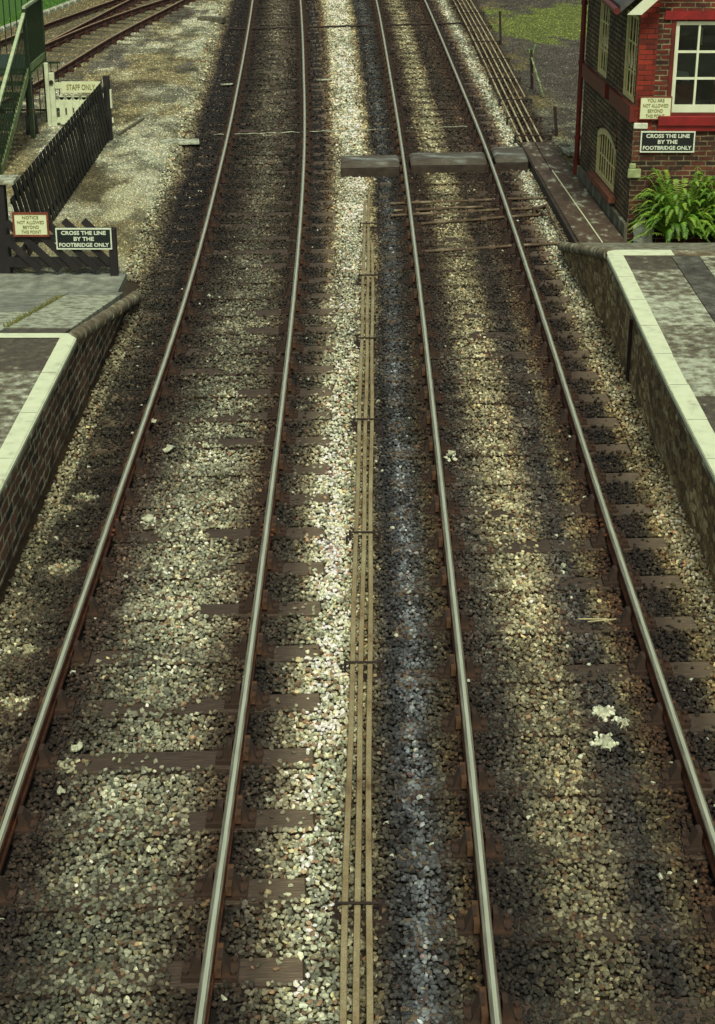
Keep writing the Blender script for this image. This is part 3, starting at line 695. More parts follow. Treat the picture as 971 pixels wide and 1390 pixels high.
# right
tr=empty('station_platform',(5,10,-.2),'right-hand platform with white edge line, mottled stone face and ramp end below the fern','platform','station platforms')
ex=lambda y: 3.09+.07*sst(15,20.6,np.array(y)).item()
m=MB(); joints=[20.5,19.73,18.62,17.5,16.35,15.2,14.0,12.8,11.6,10.4,9.2,8,6.8,5.6,4.4,3.2,2,.8]
mi=[0,1,2,1,2,0,1,2,1,0,2,1,2,0,1,2,1]
for i in range(len(joints)-1):
    quad_slab(m,ex(joints[i])+.15,3.955,joints[i+1]+.008,joints[i],flat,.12,mi[i])
    for q in range(5): quad_slab(m,4.315+.9*q,4.315+.9*(q+1)-.008,joints[i+1]+.008,joints[i],flat,.1,random.choice([2,2,1]))
m.build('paving_slabs',[M['slabC'],M['slabB'],M['slabA']],tr,bevel=.006)
m=MB(); quad_slab(m,3.965,4.305,0,20.5,lambda y:.897,.1); m.build('asphalt_strip',M['asphalt'],tr)
pts=[(ex(y_)+.09,y_,.0) for y_ in np.linspace(0,20.55,22)]
m=MB()
for i in range(21):
    a,b=pts[i],pts[i+1]
    m.hexa([(a[0],a[1],-.3),(9,a[1],-.3),(9,b[1],-.3),(b[0],b[1],-.3),(a[0],a[1],.78),(9,a[1],.78),(9,b[1],.78),(b[0],b[1],.78)])
m.add([(3.25,20.55,-.3),(3.25,20.55,.78),(3.1,24.6,-.12),(3.1,24.6,-.3),(9,20.55,-.3),(9,20.55,.78),(9,24.6,-.12),(9,24.6,-.3)],[(0,1,2,3),(4,7,6,5),(2,6,7,3)])
m.build('stone_face',M['rubble'],tr)
m=MB()
PE=[(ex(y_),y_) for y_ in np.linspace(0,20.35,22)]
for i in range(21):
    a,b=PE[i],PE[i+1]
    m.hexa([(a[0]-.01,a[1],.80),(a[0]+.17,a[1],.80),(b[0]+.17,b[1],.80),(b[0]-.01,b[1],.80),(a[0]-.01,a[1],.905),(a[0]+.17,a[1],.905),(b[0]+.17,b[1],.905),(b[0]-.01,b[1],.905)])
m.box(3.17,4.9,20.35,20.6,.80,.905)
m.build('edge_coping',M['coping'],tr)
m=MB()
for i in range(21):
    a,b=PE[i],PE[i+1]
    w1=.19+random.uniform(-.005,.005); m.add([(a[0],a[1]+.005,.909),(a[0]+w1,a[1]+.005,.909),(b[0]+w1,b[1]-.005,.909),(b[0],b[1]-.005,.909)],[(0,1,2,3)])
    m.add([(a[0]-.013,a[1],.86),(a[0]-.013,a[1],.90),(b[0]-.013,b[1],.90),(b[0]-.013,b[1],.86)],[(3,2,1,0)])
    m.add([(a[0]-.013,a[1],.90),(a[0],a[1],.909),(b[0],b[1],.909),(b[0]-.013,b[1],.90)],[(3,2,1,0)])
e0=PE[-1][0]
m.add([(e0,20.35,.909),(e0+.19,20.35,.909),(4.0,20.35,.909),(4.0,20.62,.909),(e0+.14,20.62,.909),(e0+.04,20.56,.909),(e0,20.47,.909)],[(0,1,2,3,4,5,6)])
m.build('white_line',M['white'],tr)
rr=lambda y: lerp(.9,-.02,(y-20.6)/3.9)
m=MB(); quad_slab(m,3.3,9,20.62,24.4,lambda y:rr(y),.1); m.build('ramp_surface',M['slabB'],tr)
m=MB()
cp=[(3.16,20.62),(3.15,21.5),(3.12,22.4),(3.07,23.4),(3.02,24.35)]
m.tube([(x+.06,y_,rr(y_)-.055) for x,y_ in cp],.075,12); m.tube([(x_,24.42,-.1) for x_ in (3.1,5,7,9)],.08,10)
m.build('ramp_coping',M['coping'],tr)
m=MB(); m.box(3.19,3.235,18.6,18.65,-.3,.6); m.build('recess_strip',M['dark'],tr)  # added dark strip; its colour stands in for shade in a narrow recess


# ------------------------------------------------------------------ signs with lettering
def letters(lines,w,h,mat,parent,P,ry=0,size=None,fill=.86,bold=0.0,gap=1.0):
    """lines of text as mesh facing -Y; P = centre"""
    n=len(lines); lh=h/n
    out=[]
    dg=None
    vs_=[];fs_=[]
    for i,(s,wf) in enumerate(lines):
        cu=bpy.data.curves.new('lettering','FONT'); cu.body=s; cu.size=1; cu.align_x='CENTER'; cu.align_y='CENTER'; cu.offset=bold; cu.extrude=.003; cu.resolution_u=3
        o=bpy.data.objects.new('lettering',cu); COL.objects.link(o)
        bpy.context.view_layer.update()
        me=bpy.data.meshes.new_from_object(o.evaluated_get(bpy.context.evaluated_depsgraph_get()))
        xs_=[v.co.x for v in me.vertices]; ys_=[v.co.y for v in me.vertices]
        sx=w*wf/(max(xs_)-min(xs_)); sy=lh*.66/(max(ys_)-min(ys_)); cx=(max(xs_)+min(xs_))/2; cy=(max(ys_)+min(ys_))/2
        zc=h/2-lh*(i+.5)
        b=len(vs_)
        for v in me.vertices: vs_.append((P[0]+(v.co.x-cx)*sx, P[1]-v.co.z, P[2]+zc+(v.co.y-cy)*sy))
        for p in me.polygons: fs_.append(tuple(b+q for q in p.vertices))
        bpy.data.objects.remove(o); bpy.data.meshes.remove(me)
    m=MB(); m.add(vs_,fs_); return m.build('lettering',mat,parent)
def sign(name,label,x0,x1,z0,z1,Y,board,border,text,lines,bt=.02,group=None,bold=.03):
    t=empty(name,((x0+x1)/2,Y,z0),label,'sign',group)
    m=MB(); m.box(x0,x1,Y-.02,Y,z0,z1); m.build('board',board,t)
    m=MB(); 
    for a,b,c,d in ((x0-.002,x1+.002,z0-.002,z0+bt),(x0-.002,x1+.002,z1-bt,z1+.002)): m.box(a,b,Y-.028,Y-.001,c,d)
    for a,b in ((x0-.002,x0+bt),(x1-bt,x1+.002)): m.box(a,b,Y-.027,Y-.001,z0+bt,z1-bt)
    m.build('border',border,t)
    letters(lines,(x1-x0)-2*bt,(z1-z0)-2.6*bt,text,t,((x0+x1)/2,Y-.025,(z0+z1)/2),bold=bold)
    return t
CL=[('CROSS THE LINE',.84),('BY THE',.38),('FOOTBRIDGE ONLY',.94)]
# ------------------------------------------------------------------ signal box
BP=Vector((4.15,25,0)); BQ=Vector((3.94,29.2,0)); bd=(BQ-BP).normalized(); bn=Vector((-bd.y,bd.x,0))  # bn points to -X (outward)
if bn.x>0: bn=-bn
BL=(BQ-BP).length
box=empty('signal_box',(5.5,27,-.1),'red brick signal box with white sash windows and red painted sills','signal box')
def wp(u,z,w): p=BP+bd*u+bn*w; return (p.x,p.y,z)
def pan(m,u0,u1,z0,z1,w0,w1,mi=0):
    m.hexa([wp(u0,z0,w0),wp(u1,z0,w0),wp(u1,z0,w1),wp(u0,z0,w1),wp(u0,z1,w0),wp(u1,z1,w0),wp(u1,z1,w1),wp(u0,z1,w1)],mi)
def wallcells(us,zs,holes,cb):
    us=sorted(set(us));zs=sorted(set(zs))
    for i in range(len(us)-1):
        for j in range(len(zs)-1):
            uc,zc=(us[i]+us[i+1])/2,(zs[j]+zs[j+1])/2
            if any(a<uc<b and c<zc<d for a,b,c,d in holes): continue
            cb(us[i],us[i+1],zs[j],zs[j+1])
TOP=3.55
sh=[(.10,.95,1.96,3.22),(2.30,3.10,1.96,3.22),(1.18,2.78,.34,1.20)]
m=MB()
wallcells([0.005,BL]+[v for h_ in sh for v in h_[:2]],[-.3,1.68,TOP]+[v for h_ in sh for v in h_[2:]],sh,lambda a,b,c,d:pan(m,a,b,c,d,-.22,0))
# arch spandrels
n=10; u0,u1=1.18,2.78; uc=(u0+u1)/2
for i in range(n):
    a=u0+(u1-u0)*i/n; b=u0+(u1-u0)*(i+1)/n; f=lambda q:1.02+.165*(1-((q-uc)/(.5*(u1-u0)))**2)
    m.hexa([wp(a,f(a),-.2),wp(b,f(b),-.2),wp(b,f(b),-.002),wp(a,f(a),-.002),wp(a,1.2,-.2),wp(b,1.2,-.2),wp(b,1.2,-.002),wp(a,1.2,-.002)])
m.build('side_wall',M['brick_side'],box)
m=MB()
for i in range(n):
    a=u0-.06+(u1-u0+.12)*i/n; b=u0-.06+(u1-u0+.12)*(i+1)/n; f=lambda q:1.06+.165*(1-((q-uc)/(.5*(u1-u0)+.06))**2)
    m.hexa([wp(a,f(a),0.0),wp(b,f(b),0.0),wp(b,f(b),.025),wp(a,f(a),.025),wp(a,f(a)+.2,.0),wp(b,f(b)+.2,.0),wp(b,f(b)+.2,.025),wp(a,f(a)+.2,.025)])
m.build('brick_arch',M['brick_side'],box)
m=MB(); pan(m,-.02,BL,-.3,.14,.001,.05); m.build('stone_plinth',M['mossstone'] if False else noisy('plinth_stone',[(.3,(.04,.035,.025)),(.5,(.12,.12,.08)),(.7,(.3,.33,.24))],5,.9,.4,stretch=(1,1,.4)),box)
m=MB(); pan(m,0,1.65,1.70,1.93,.001,.07); pan(m,2.0,BL-.1,1.70,1.93,.001,.07); m.build('painted_string_course',M['darkred'],box)
m=MB(); pan(m,1.02,2.92,.22,.32,.001,.11); m.build('window_sill',noisy('terracotta_sill',[(.3,(.10,.035,.02)),(.7,(.24,.09,.05))],6,.8,.2),box)
def side_window(u0,u1,z0,z1,nu,nz,arch=False):
    fr=MB(); t=.055; w0,w1=-.04,-.004
    pan(fr,u0,u0+t,z0,z1,w0,w1); pan(fr,u1-t,u1,z0,z1,w0,w1); pan(fr,u0+t,u1-t,z0,z0+t*1.3,w0,w1)
    topf=(lambda q:1.02+.16*(1-((q-(u0+u1)/2)/(.5*(u1-u0)))**2)) if arch else (lambda q:z1)
    if arch:
        k=10
        for i in range(k):
            a=u0+t*.2+(u1-u0-t*.4)*i/k; b=u0+t*.2+(u1-u0-t*.4)*(i+1)/k
            fr.hexa([wp(a,topf(a)-.09,w0-.001),wp(b,topf(b)-.09,w0-.001),wp(b,topf(b)-.09,w1+.002),wp(a,topf(a)-.09,w1+.002),wp(a,topf(a)+.02,w0-.001),wp(b,topf(b)+.02,w0-.001),wp(b,topf(b)+.02,w1+.002),wp(a,topf(a)+.02,w1+.002)])
    else: pan(fr,u0+t,u1-t,z1-t,z1,w0,w1)
    for i in range(1,nu):
        uu=u0+(u1-u0)*i/nu; ww=.028 if not(arch and i==nu//2) else .06
        pan(fr,uu-ww/2,uu+ww/2,z0+t,(topf(uu)-.05 if arch else z1-t),w1-.016,w1-.004)
    for j in range(1,nz):
        zz=z0+(z1-z0)*j/nz; pan(fr,u0+t,u1-t,zz-.014,zz+.014,w1-.015,w1-.006)
    f=fr.build('window',M['yellowcream'],box)
    g=MB(); pan(g,u0+.03,u1-.03,z0+.03,z1-(.1 if arch else .03),-.036,-.031); g.build('pane',M['glass'],f)
side_window(.10,.95,1.96,3.22,4,3); side_window(2.30,3.10,1.96,3.22,4,3); side_window(1.18,2.78,.34,1.1,8,2,True)
# front wall  (plane Y=25, outside is -Y)
FX0,FX1=4.15,9.0; WX0,WX1=4.68,7.4; WZ0,WZ1=1.84,3.17
def fpan(m,x0,x1,z0,z1,d0,d1,mi=0): m.box(x0,x1,25-d1,25-d0,z0,z1,mi)
m=MB()
def cb(a,b,c,d):
    zc=(c+d)/2; xc=(a+b)/2
    mi=0 if zc<1.58 else (1 if xc<4.42 else 2)
    fpan(m,a,b,c,d,-.22,0,mi)
wallcells([FX0,4.42,WX0,WX1,FX1],[-.3,1.58,WZ0,WZ1,3.3,TOP],[(WX0,WX1,WZ0,WZ1)],cb)
m.build('front_wall',[M['brick_low'],M['brick_paint'],M['brick_up']],box)
m=MB(); fpan(m,4.50,7.6,1.66,1.80,.001,.09); fpan(m,4.50,7.6,1.57,1.66,.001,.05); m.build('window_sill',M['redpaint'],box,bevel=.006)
m=MB(); fpan(m,4.50,7.6,3.20,3.32,.001,.05); m.build('lintel',M['redpaint'],box)
m=MB(); fpan(m,4.62,7.46,1.80,1.84,-.03,.03); fpan(m,4.62,WX0,WZ0,3.2,-.03,.015); m.build('window_surround',M['darkred'],box)
fr=MB(); t=.055
fpan(fr,WX0,WX1,WZ0,WZ0+.11,-.10,-.02); fpan(fr,WX0,WX1,WZ1-t,WZ1,-.10,-.02)
pw=.355; x=WX0; i=0
while x<WX1-.05:
    wdt=.06 if i%6==0 else .032; a=x if i==0 else x-wdt/2
    fpan(fr,a,a+wdt,WZ0+.11,WZ1-t,-.095,-.025); x+=pw; i+=1
for j in (1,2):
    zz=WZ0+.11+(WZ1-t-WZ0-.11)*j/3; fpan(fr,WX0,WX1,zz-.016,zz+.016,-.09,-.03)
f=fr.build('window',M['winwhite'],box)
g=MB(); fpan(g,WX0+.02,WX1-.02,WZ0+.05,WZ1-.03,-.066,-.06); g.build('pane',M['glass'],f)
# quoins
m=MB(); fpan(m,4.147,4.36,1.60,1.69,.001,.035); m.build('painted_quoin',M['stonewhite'],box,bevel=.015)
m=MB(); fpan(m,4.10,4.30,.86,1.0,.0,.05); fpan(m,4.12,4.22,1.0,1.08,.0,.03); m.build('mossy_quoin',M['mossstone'],box,bevel=.02)
# other walls, floor, roof
m=MB(); m.box(FX1-.22,FX1,25.01,29.2,-.3,TOP); m.box(3.96,FX1-.23,29.0,29.2,-.3,TOP); m.build('rear_walls',M['brick_side'],box)
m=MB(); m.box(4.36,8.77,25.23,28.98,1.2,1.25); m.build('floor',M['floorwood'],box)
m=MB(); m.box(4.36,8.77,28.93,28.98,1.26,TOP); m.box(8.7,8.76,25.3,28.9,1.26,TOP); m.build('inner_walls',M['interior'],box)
xe,ze,xr,zr=3.93,3.40,6.55,5.7
m=MB()
for (a,za,b,zb) in ((xe-.12,ze-.08,xr,zr),(xr,zr,9.2,ze)):
    m.hexa([(a,24.78,za),(b,24.78,zb),(b,29.5,zb),(a,29.5,za),(a,24.78,za+.1),(b,24.78,zb+.1),(b,29.5,zb+.1),(a,29.5,za+.1)])
m.build('roof',M['slate'],box)
m=MB(); m.add([(4.15,25,TOP),(8.99,25,TOP),(xr,25,zr-.05),(4.15,24.9+.32,TOP),(8.99,25.22,TOP),(xr,25.22,zr-.05)],[(0,1,2),(5,4,3),(0,2,5,3)]); m.build('gable_wall',M['brick_up'],box)
m=MB(); m.hexa([(xe-.02,24.70,ze-.10),(xe+.18,24.70,ze-.10),(xr,24.70,zr-.16),(xr,24.70,zr+.09),(xe-.02,24.75,ze-.10),(xe+.18,24.75,ze-.10),(xr,24.75,zr-.16),(xr,24.75,zr+.09)]); m.build('bargeboard',M['winwhite'],box)
m=MB(); m.tube([(xe-.16,24.8,ze-.06),(xe-.16,29.5,ze-.06)],.05,8); m.build('gutter',M['darkred'],box)
m=MB(); p=BQ+bn*.06; m.tube([(p.x,29.24,-.25),(p.x,29.24,3.0),(xe-.14,29.24,3.3)],.045,10)
for zz in (.6,1.9,2.9): m.tube([(p.x,29.24,zz),(p.x,29.24,zz+.06)],.06,10)
m.build('downpipe',M['darkred'],box)
# inside
m=MB(); m.box(4.78,5.08,25.5,25.9,1.26,2.14); m.box(4.76,5.10,25.48,25.92,2.14,2.17); o=m.build('cupboard',M['redpaint'],None); tag(o,'small red cupboard seen through the bottom pane of the signal box window','cupboard')
m=MB(); m.hexa([(4.72,25.55,2.27),(5.02,25.4,2.24),(5.06,25.75,2.31),(4.76,25.9,2.33),(4.72,25.55,2.278),(5.02,25.4,2.248),(5.06,25.75,2.318),(4.76,25.9,2.338)]); m.box(4.85,4.93,25.6,25.7,2.17,2.25,1); o=m.build('reading_board',[M['signwhite'],M['dark']],None); tag(o,'sloping white sheet on a stand inside the signal box','board')
m=MB()
m.box(5.3,7.6,26.3,26.8,1.26,1.7)
o=m.build('lever_frame',M['dark'],None); tag(o,'row of signal levers inside the signal box window','lever frame')
for i in range(10):
    q=MB(); x=5.4+i*.23; tilt=-.1 if i%3 else .12
    q.bar((x,26.5,1.7),(x,26.5+tilt,2.6),.03,.05); q.tube([(x,26.5+tilt,2.6),(x,26.5+tilt*1.3,2.85)],.018,8,1)
    l=q.build('lever',[M['redpaint'] if i%2 else M['signblack'],M['railtop']],o)
# signs on the box
sign('notice_board','cream notice with faded lettering on the corner of the signal box',4.215,4.69,1.745,2.085,24.975,M['cream'],M['rust_frame'],M['signtext'],[('YOU ARE',.56),('NOT ALLOWED',.84),('BEYOND',.5),('THIS POINT',.62)],.012,bold=-.002)
sign('warning_sign','black sign reading CROSS THE LINE BY THE FOOTBRIDGE ONLY on the brick signal box',4.26,5.075,1.255,1.57,24.97,M['signblack'],M['signwhite'],M['signwhite'],CL,.018,bold=.03)
# stone below
def rock(name,c,r,mat,label,cat,seed=1,sc=(1,1,1)):
    bm=bmesh.new(); bmesh.ops.create_icosphere(bm,subdivisions=3,radius=1)
    for v in bm.verts:
        n_=v.co.normalized(); k=1+.22*math.sin(n_.x*3+seed)*math.cos(n_.y*4+seed*2)+.12*math.sin(n_.z*7+seed*3)+.06*math.sin(n_.x*13+n_.y*9)
        v.co=Vector((n_.x*sc[0],n_.y*sc[1],n_.z*sc[2]))*r*k
    me=bpy.data.meshes.new(name); bm.to_mesh(me); bm.free(); me.materials.append(mat)
    o=bpy.data.objects.new(name,me); COL.objects.link(o); o.location=c; return tag(o,label,cat)
rock('whitewashed_stone',(4.36,24.78,.06),.2,M['stonewhite'],'whitewashed stone at the foot of the signal box corner beside the fern','stone',2,(.7,.6,1.1))

# ------------------------------------------------------------------ ferns
M['fern']=noisy('fern_green',[(.3,(.03,.10,.008)),(.5,(.08,.22,.015)),(.68,(.18,.34,.035))],9,.55,0)
M['fernpale']=noisy('fern_yellow_green',[(.3,(.12,.25,.02)),(.7,(.28,.42,.05))],9,.6,0)
M['ferndark']=noisy('fern_deep_green',[(.3,(.03,.09,.012)),(.7,(.09,.20,.025))],9,.6,0)
def fern(c,r,hgt,n,label,seed):
    rnd=random.Random(seed); m=MB(); cx,cy,cz=c
    for i in range(n):
        a=rnd.uniform(0,6.283); L=r*rnd.uniform(.75,1.15); up=hgt*rnd.uniform(.35,1.0); el=rnd.random()
        base=Vector((cx+rnd.uniform(-.1,.1),cy+rnd.uniform(-.06,.06),cz)); d=Vector((math.cos(a),math.sin(a)*.6,0)); side=Vector((-d.y,d.x,0)).normalized()
        K=30; sp=[]
        for k in range(K+1):
            t=k/K; out=L*(t**.85)*(.45+.55*(1-el*.6)); z=up*(math.sin(min(t*1.9,2.6))*(1.05))*(.55+.45*el)- (1-el)*t*t*hgt*.28
            sp.append(base+d*out+Vector((0,0,max(z,-.02))))
        fm=rnd.choice([0,0,1,2]); m.tube(sp[::3],.004,4,1,False)
        for k in range(3,K):
            t=k/K; w=.075*math.sin(math.pi*min(1,t*.86+.14))**.7*(1-t*.35)+.008
            p=sp[k]; fw=(sp[k+1]-sp[k]).normalized()
            for s in (-1,1):
                tip=p+side*s*w+fw*w*.5+Vector((0,0,-w*rnd.uniform(.0,.5)))
                m.add([p-fw*.006,(p*.5+tip*.5)-fw*.007,tip,(p*.5+tip*.5)+fw*.008,p+fw*.006],[(0,1,2,3,4)],fm)
    o=m.build('fern',[M['fern'],M['fernpale'],M['ferndark']],None,origin=c); return tag(o,label,'fern','ferns by the signal box')
fern((4.83,24.62,.02),.76,1.02,240,'bright green fern at the foot of the signal box, under the black sign',3)
fern((5.52,24.66,.02),.68,1.08,210,'right-hand fern clump cut by the picture edge below the signal box window',5)
fern((6.5,24.66,.02),.6,.9,90,'fern clump farther right along the signal box wall, out past the others',8)

# ------------------------------------------------------------------ boarded walkway, cover boards, rodding
t=empty('boarded_walkway',(3.6,28,-.15),'brown plank walkway running along the foot of the signal box','walkway')
def plank(xa0,xa1,xb0,xb1,ya,yb,zz=-.03,th=.07):
    m=MB(); m.hexa([(xa0,ya,zz-th),(xa1,ya,zz-th),(xb1,yb,zz-th),(xb0,yb,zz-th),(xa0,ya,zz),(xa1,ya,zz),(xb1,yb,zz),(xb0,yb,zz)]); return m
plank(3.37,3.70,3.24,3.49,24.55,29.55).build('plank',M['plank'],t,bevel=.006)
plank(3.725,4.08,3.505,3.86,24.55,29.55).build('plank',M['plank'],t,bevel=.006)
plank(3.22,3.47,3.16,3.42,29.58,32.1).build('plank',M['plank'],t,bevel=.006)
plank(3.485,3.84,3.435,3.76,29.58,32.1).build('plank',M['plank'],t,bevel=.006)
m=MB(); m.hexa([(3.31,24.55,-.32),(3.36,24.55,-.32),(3.21,32.1,-.32),(3.14,32.1,-.32),(3.31,24.55,-.05),(3.36,24.55,-.05),(3.21,32.1,-.05),(3.14,32.1,-.05)]); m.build('side_board',M['coverdark'],t)
m=MB(); m.bar((3.712,24.55,-.028),(3.497,29.55,-.028),.018,.012); m.build('pale_seam',M['cream'],t)
m=MB(); m.box(3.30,4.1,24.50,24.548,-.3,-.035); m.build('end_board',M['plank'],t)
for (label,x0,x1,ya,yb,dz) in [('cover board box between the two tracks, left of the right-hand track',-.30,.76,29.75,30.65,0),('cover board box lying between the rails of the right-hand track',.97,2.36,29.95,30.9,0.0),('short cover board box joining the plank walkway to the right-hand rail',2.53,3.13,30.2,31.4,0)]:
    tt=empty('cover_box',((x0+x1)/2,ya,-.2),label,'cover box','timber cover boxes over the point gear')
    sk=.06
    m=MB(); z=-.015
    def sx(x,y): return y+(x-x0)*sk
    P8=[(x0,ya,-.28),(x1,sx(x1,ya),-.28),(x1,sx(x1,yb),-.28),(x0,yb,-.28)]
    m.hexa(P8+[(a,b,-.03) for a,b,_ in P8]); m.build('box_side',M['coverdark'],tt,bevel=.02)
    m=MB(); o_=.02; P8=[(x0-o_,ya-o_,-.028),(x1+o_,sx(x1,ya)-o_,-.028),(x1+o_,sx(x1,yb)+o_,-.028),(x0-o_,yb+o_,-.028)]
    m.hexa(P8+[(a+(.05 if a<(x0+x1)/2 else -.05),b+(.22 if b<(ya+yb)/2+.1 else -.22),.05) for a,b,_ in P8]); m.build('lid',M['cover'],tt,bevel=.03)
# centre rodding
cr=empty('point_rodding',(.05,15,-.2),'three ochre point rods running down the middle between the tracks','point rodding')
def cx_(i,D): return float(np.interp(D,[0,8.6,14,21.2,28],[[-.10,-.078,-.014,.065,.13],[-.02,-.005,.056,.135,.195],[.06,.069,.122,.20,.26]][i]))
for i,end in ((0,27.3),(1,28.2),(2,24.9)):
    ys_=np.arange(3,end,1.0).tolist()+[end]
    m=MB(); m.sweep([(cx_(i,y_)+.005*math.sin(y_*1.3+i*2),y_,-.125+.004*math.sin(y_*2.1+i)) for y_ in ys_],[(-.021,0),(-.018,.009),(.018,.009),(.021,0),(.021,-.022),(-.021,-.022)],[0]*6); m.build('rod',M['rod'],cr)
for D in (5.6,8.6,11.7,14.2,17.2,20.1,23.0,26.0):
    m=MB(); xc=cx_(1,D)
    m.tube([(xc-.13,D,-.100),(xc+.15,D,-.100)],.010,8); m.bar((xc-.13,D,-.3),(xc-.13,D,-.09),.02,.05); m.bar((xc+.15,D,-.3),(xc+.15,D,-.09),.02,.05)
    for i in range(3): m.tube([(cx_(i,D)-.02,D,-.165),(cx_(i,D)+.02,D,-.165)],.022,8)
    m.box(xc-.17,xc+.19,D-.16,D+.16,-.3,-.19); m.build('roller_stand',M['dark'],cr)
# far right rods
fr_=empty('point_rodding',(3.4,42,-.1),'bundle of rusty and pale rods running beside the right-hand track toward the walkway','point rodding')
for i in range(5):
    m=MB(); ys_=[32.0+.1*i,36,40,44,48,52,56,60]
    def fx(y_): return 3.19+.135*i+ (-.02*(y_-32)/10)*(1 if y_<45 else 1) -.0*(y_) - .00012*max(0,y_-40)**2*3
    if i==4: ys_=[37.3,40,44,48,52,56,60]
    m.sweep([(fx(y_),y_,-.06) for y_ in ys_],[(-.015,0),(-.012,.012),(.012,.012),(.015,0),(.015,-.022),(-.015,-.022)],[0]*6); m.build('rod',M['rodrust'],fr_)
for D in (32.8,34.7,36.8,39.6,42.6,45.6,48.6,51.6,55):
    m=MB(); m.box(3.10,3.85,D-.03,D+.03,-.06,-.035); m.box(3.1,3.14,D-.03,D+.03,-.3,-.06); m.box(3.8,3.84,D-.03,D+.03,-.3,-.06); m.build('roller_stand',M['dark'],fr_)
# cross rods
xr_=[(.55,27.55,3.3,28.0),(.55,26.72,3.2,27.3),(.95,26.15,3.15,26.85),(.9,24.45,3.2,25.0),(.60,27.05,2.1,27.35)]
lab=['dark cross rod nearest the cover boxes under the right-hand track','cross rod second from the cover boxes under the right-hand track','pale worn cross rod in the middle of the point gear','jointed cross rod nearest the camera across the right-hand track','short cross rod between the two farther ones']
for (x0,y0,x1,y1),l in zip(xr_,lab):
    m=MB(); pp=[(lerp(x0,x1,k/6),lerp(y0,y1,k/6),-.155+.005*math.sin(k*2)) for k in range(7)]
    m.tube(pp,.024,8); j=pp[3]; m.tube([(j[0]-.05,j[1]-.01,j[2]),(j[0]+.05,j[1]+.01,j[2])],.045,8); m.tube([(pp[1][0]-.03,pp[1][1],pp[1][2]),(pp[1][0]+.03,pp[1][1],pp[1][2])],.038,8)
    o=m.build('cross_rod',M['roddark'],None); tag(o,l,'rod','cross rods under the right-hand track')
# crank beside walkway
m=MB(); m.tube([(2.95,27.0,-.2),(2.95,27.0,-.08)],.06,10); m.bar((2.95,27.0,-.1),(3.14,27.25,-.1),.05,.02); m.bar((2.95,27.0,-.1),(3.1,26.5,-.1),.05,.02); m.bar((3.14,27.25,-.12),(3.2,24.9,-.12),.025,.025); o=m.build('rod_crank',M['roddark'],None); tag(o,'iron crank linking the cross rods beside the plank walkway','crank')
# cement pads and stretcher blocks left of R1
for k,(x,y,w,d) in enumerate([(.50,29.1,.20,.1),(.52,26.0,.14,.08),(.42,25.2,.12,.08),(.50,24.2,.15,.07),(.45,28.1,.16,.06)]):
    m=MB(); m.box(x-w/2,x+w/2,y-d/2,y+d/2,-.25,-.15); o=m.build('iron_pad',M['cover'],None,bevel=.01); tag(o,'flat grey iron pad in the drain strip left of the right-hand track','pad','iron pads in the drain strip')

# cables lying across both tracks
def cable(label,xs_,y0,y1,z,r,mat):
    m=MB(); n=40; m.tube([(lerp(xs_[0],xs_[1],i/n),lerp(y0,y1,i/n)+.03*math.sin(i*1.7),z+.01*math.sin(i*2.3)) for i in range(n+1)],r,6); o=m.build('ground_cable',mat,None); tag(o,label,'cable','cables crossing the tracks')
cable('pale cable lying across both tracks just beyond the cover boxes',(-2.9,2.3),33.5,34.4,-.17,.010,M['slabA'])
cable('dark cable lying across both tracks at the far end',(-3.7,3.1),48.7,50.0,-.15,.03,M['dark'])
m=MB(); m.box(-.95,-.75,40,40.08,-.19,-.16)

# ------------------------------------------------------------------ slatted fences, left
def slat_fence_Y(x,y0,y1,z0,z1,label):
    t=empty('slatted_fence',(x,(y0+y1)/2,z0),label,'fence')
    m=MB(); p=.285; y=y0; 
    while y<y1:
        # slat leans: top nearer the camera, foot farther, ends cut level
        yt,yb_=y-.5,y+.6; zt,zb=z1,z0+.05; w=.105
        if yt<y0-.35: q=(y0-.35-yt)/(yb_-yt); zt-=(zt-zb)*q; yt=y0-.35
        if yb_>y1+.3: q=(yb_-y1-.3)/(yb_-yt); zb+=(zt-zb)*q; yb_=y1+.3
        m.hexa([(x-.008,yb_-w,zb),(x+.008,yb_-w,zb),(x+.008,yb_+w,zb),(x-.008,yb_+w,zb),(x-.008,yt-w,zt),(x+.008,yt-w,zt),(x+.008,yt+w,zt),(x-.008,yt+w,zt)]); y+=.30
    m.build('slats',M['blackwood'],t)
    m=MB(); m.box(x-.05,x-.01,y0-.3,y1+.25,z0+.18,z0+.27); m.box(x-.05,x-.01,y0-.3,y1+.25,z1-.26,z1-.18); m.build('rails',M['blackwood'],t)
    k=y0+1.6
    while k<y1: 
        q=MB(); q.box(x-.14,x-.052,k-.04,k+.04,z0-.1,z1-.3); q.build('post',M['blackwood'],t); k+=2.4
    q=MB(); q.box(x-.06,x+.06,y1+.26,y1+.38,z0-.1,z1); q.build('post',M['blackwood'],t)
    return t
f1=slat_fence_Y(-4.86,23.4,32.2,-.12,1.16,'long black diagonal-slatted timber fence running away from the platform ramp')
m=MB(); m.box(-4.80,-4.77,32.47,32.57,.55,.9); m.build('white_plate',M['white'],f1)
t=empty('fence_post',(-5.03,23.0,-.1),'thick black fence post with pale stone cap at the ramp foot','post')
m=MB(); m.box(-5.13,-4.95,22.93,23.11,-.2,1.22); m.build('shaft',M['blackwood'],t,bevel=.01)
m=MB(); m.box(-5.15,-4.80,22.9,23.3,1.22,1.28); m.build('cap',M['slabA'],t,bevel=.01)
t=empty('white_gate',(-5.6,23.05,-.1),'white gate edge left of the thick black post','gate')
for k in range(4):
    m=MB(); m.box(-5.29-.3*k,-5.16-.3*k,23.0,23.05,-.05,.78); m.build('picket',M['white'],t)
m=MB(); m.box(-6.3,-5.16,23.06,23.1,.1,.2); m.box(-6.3,-5.16,23.06,23.1,.5,.6); m.build('rails',M['white'],t)
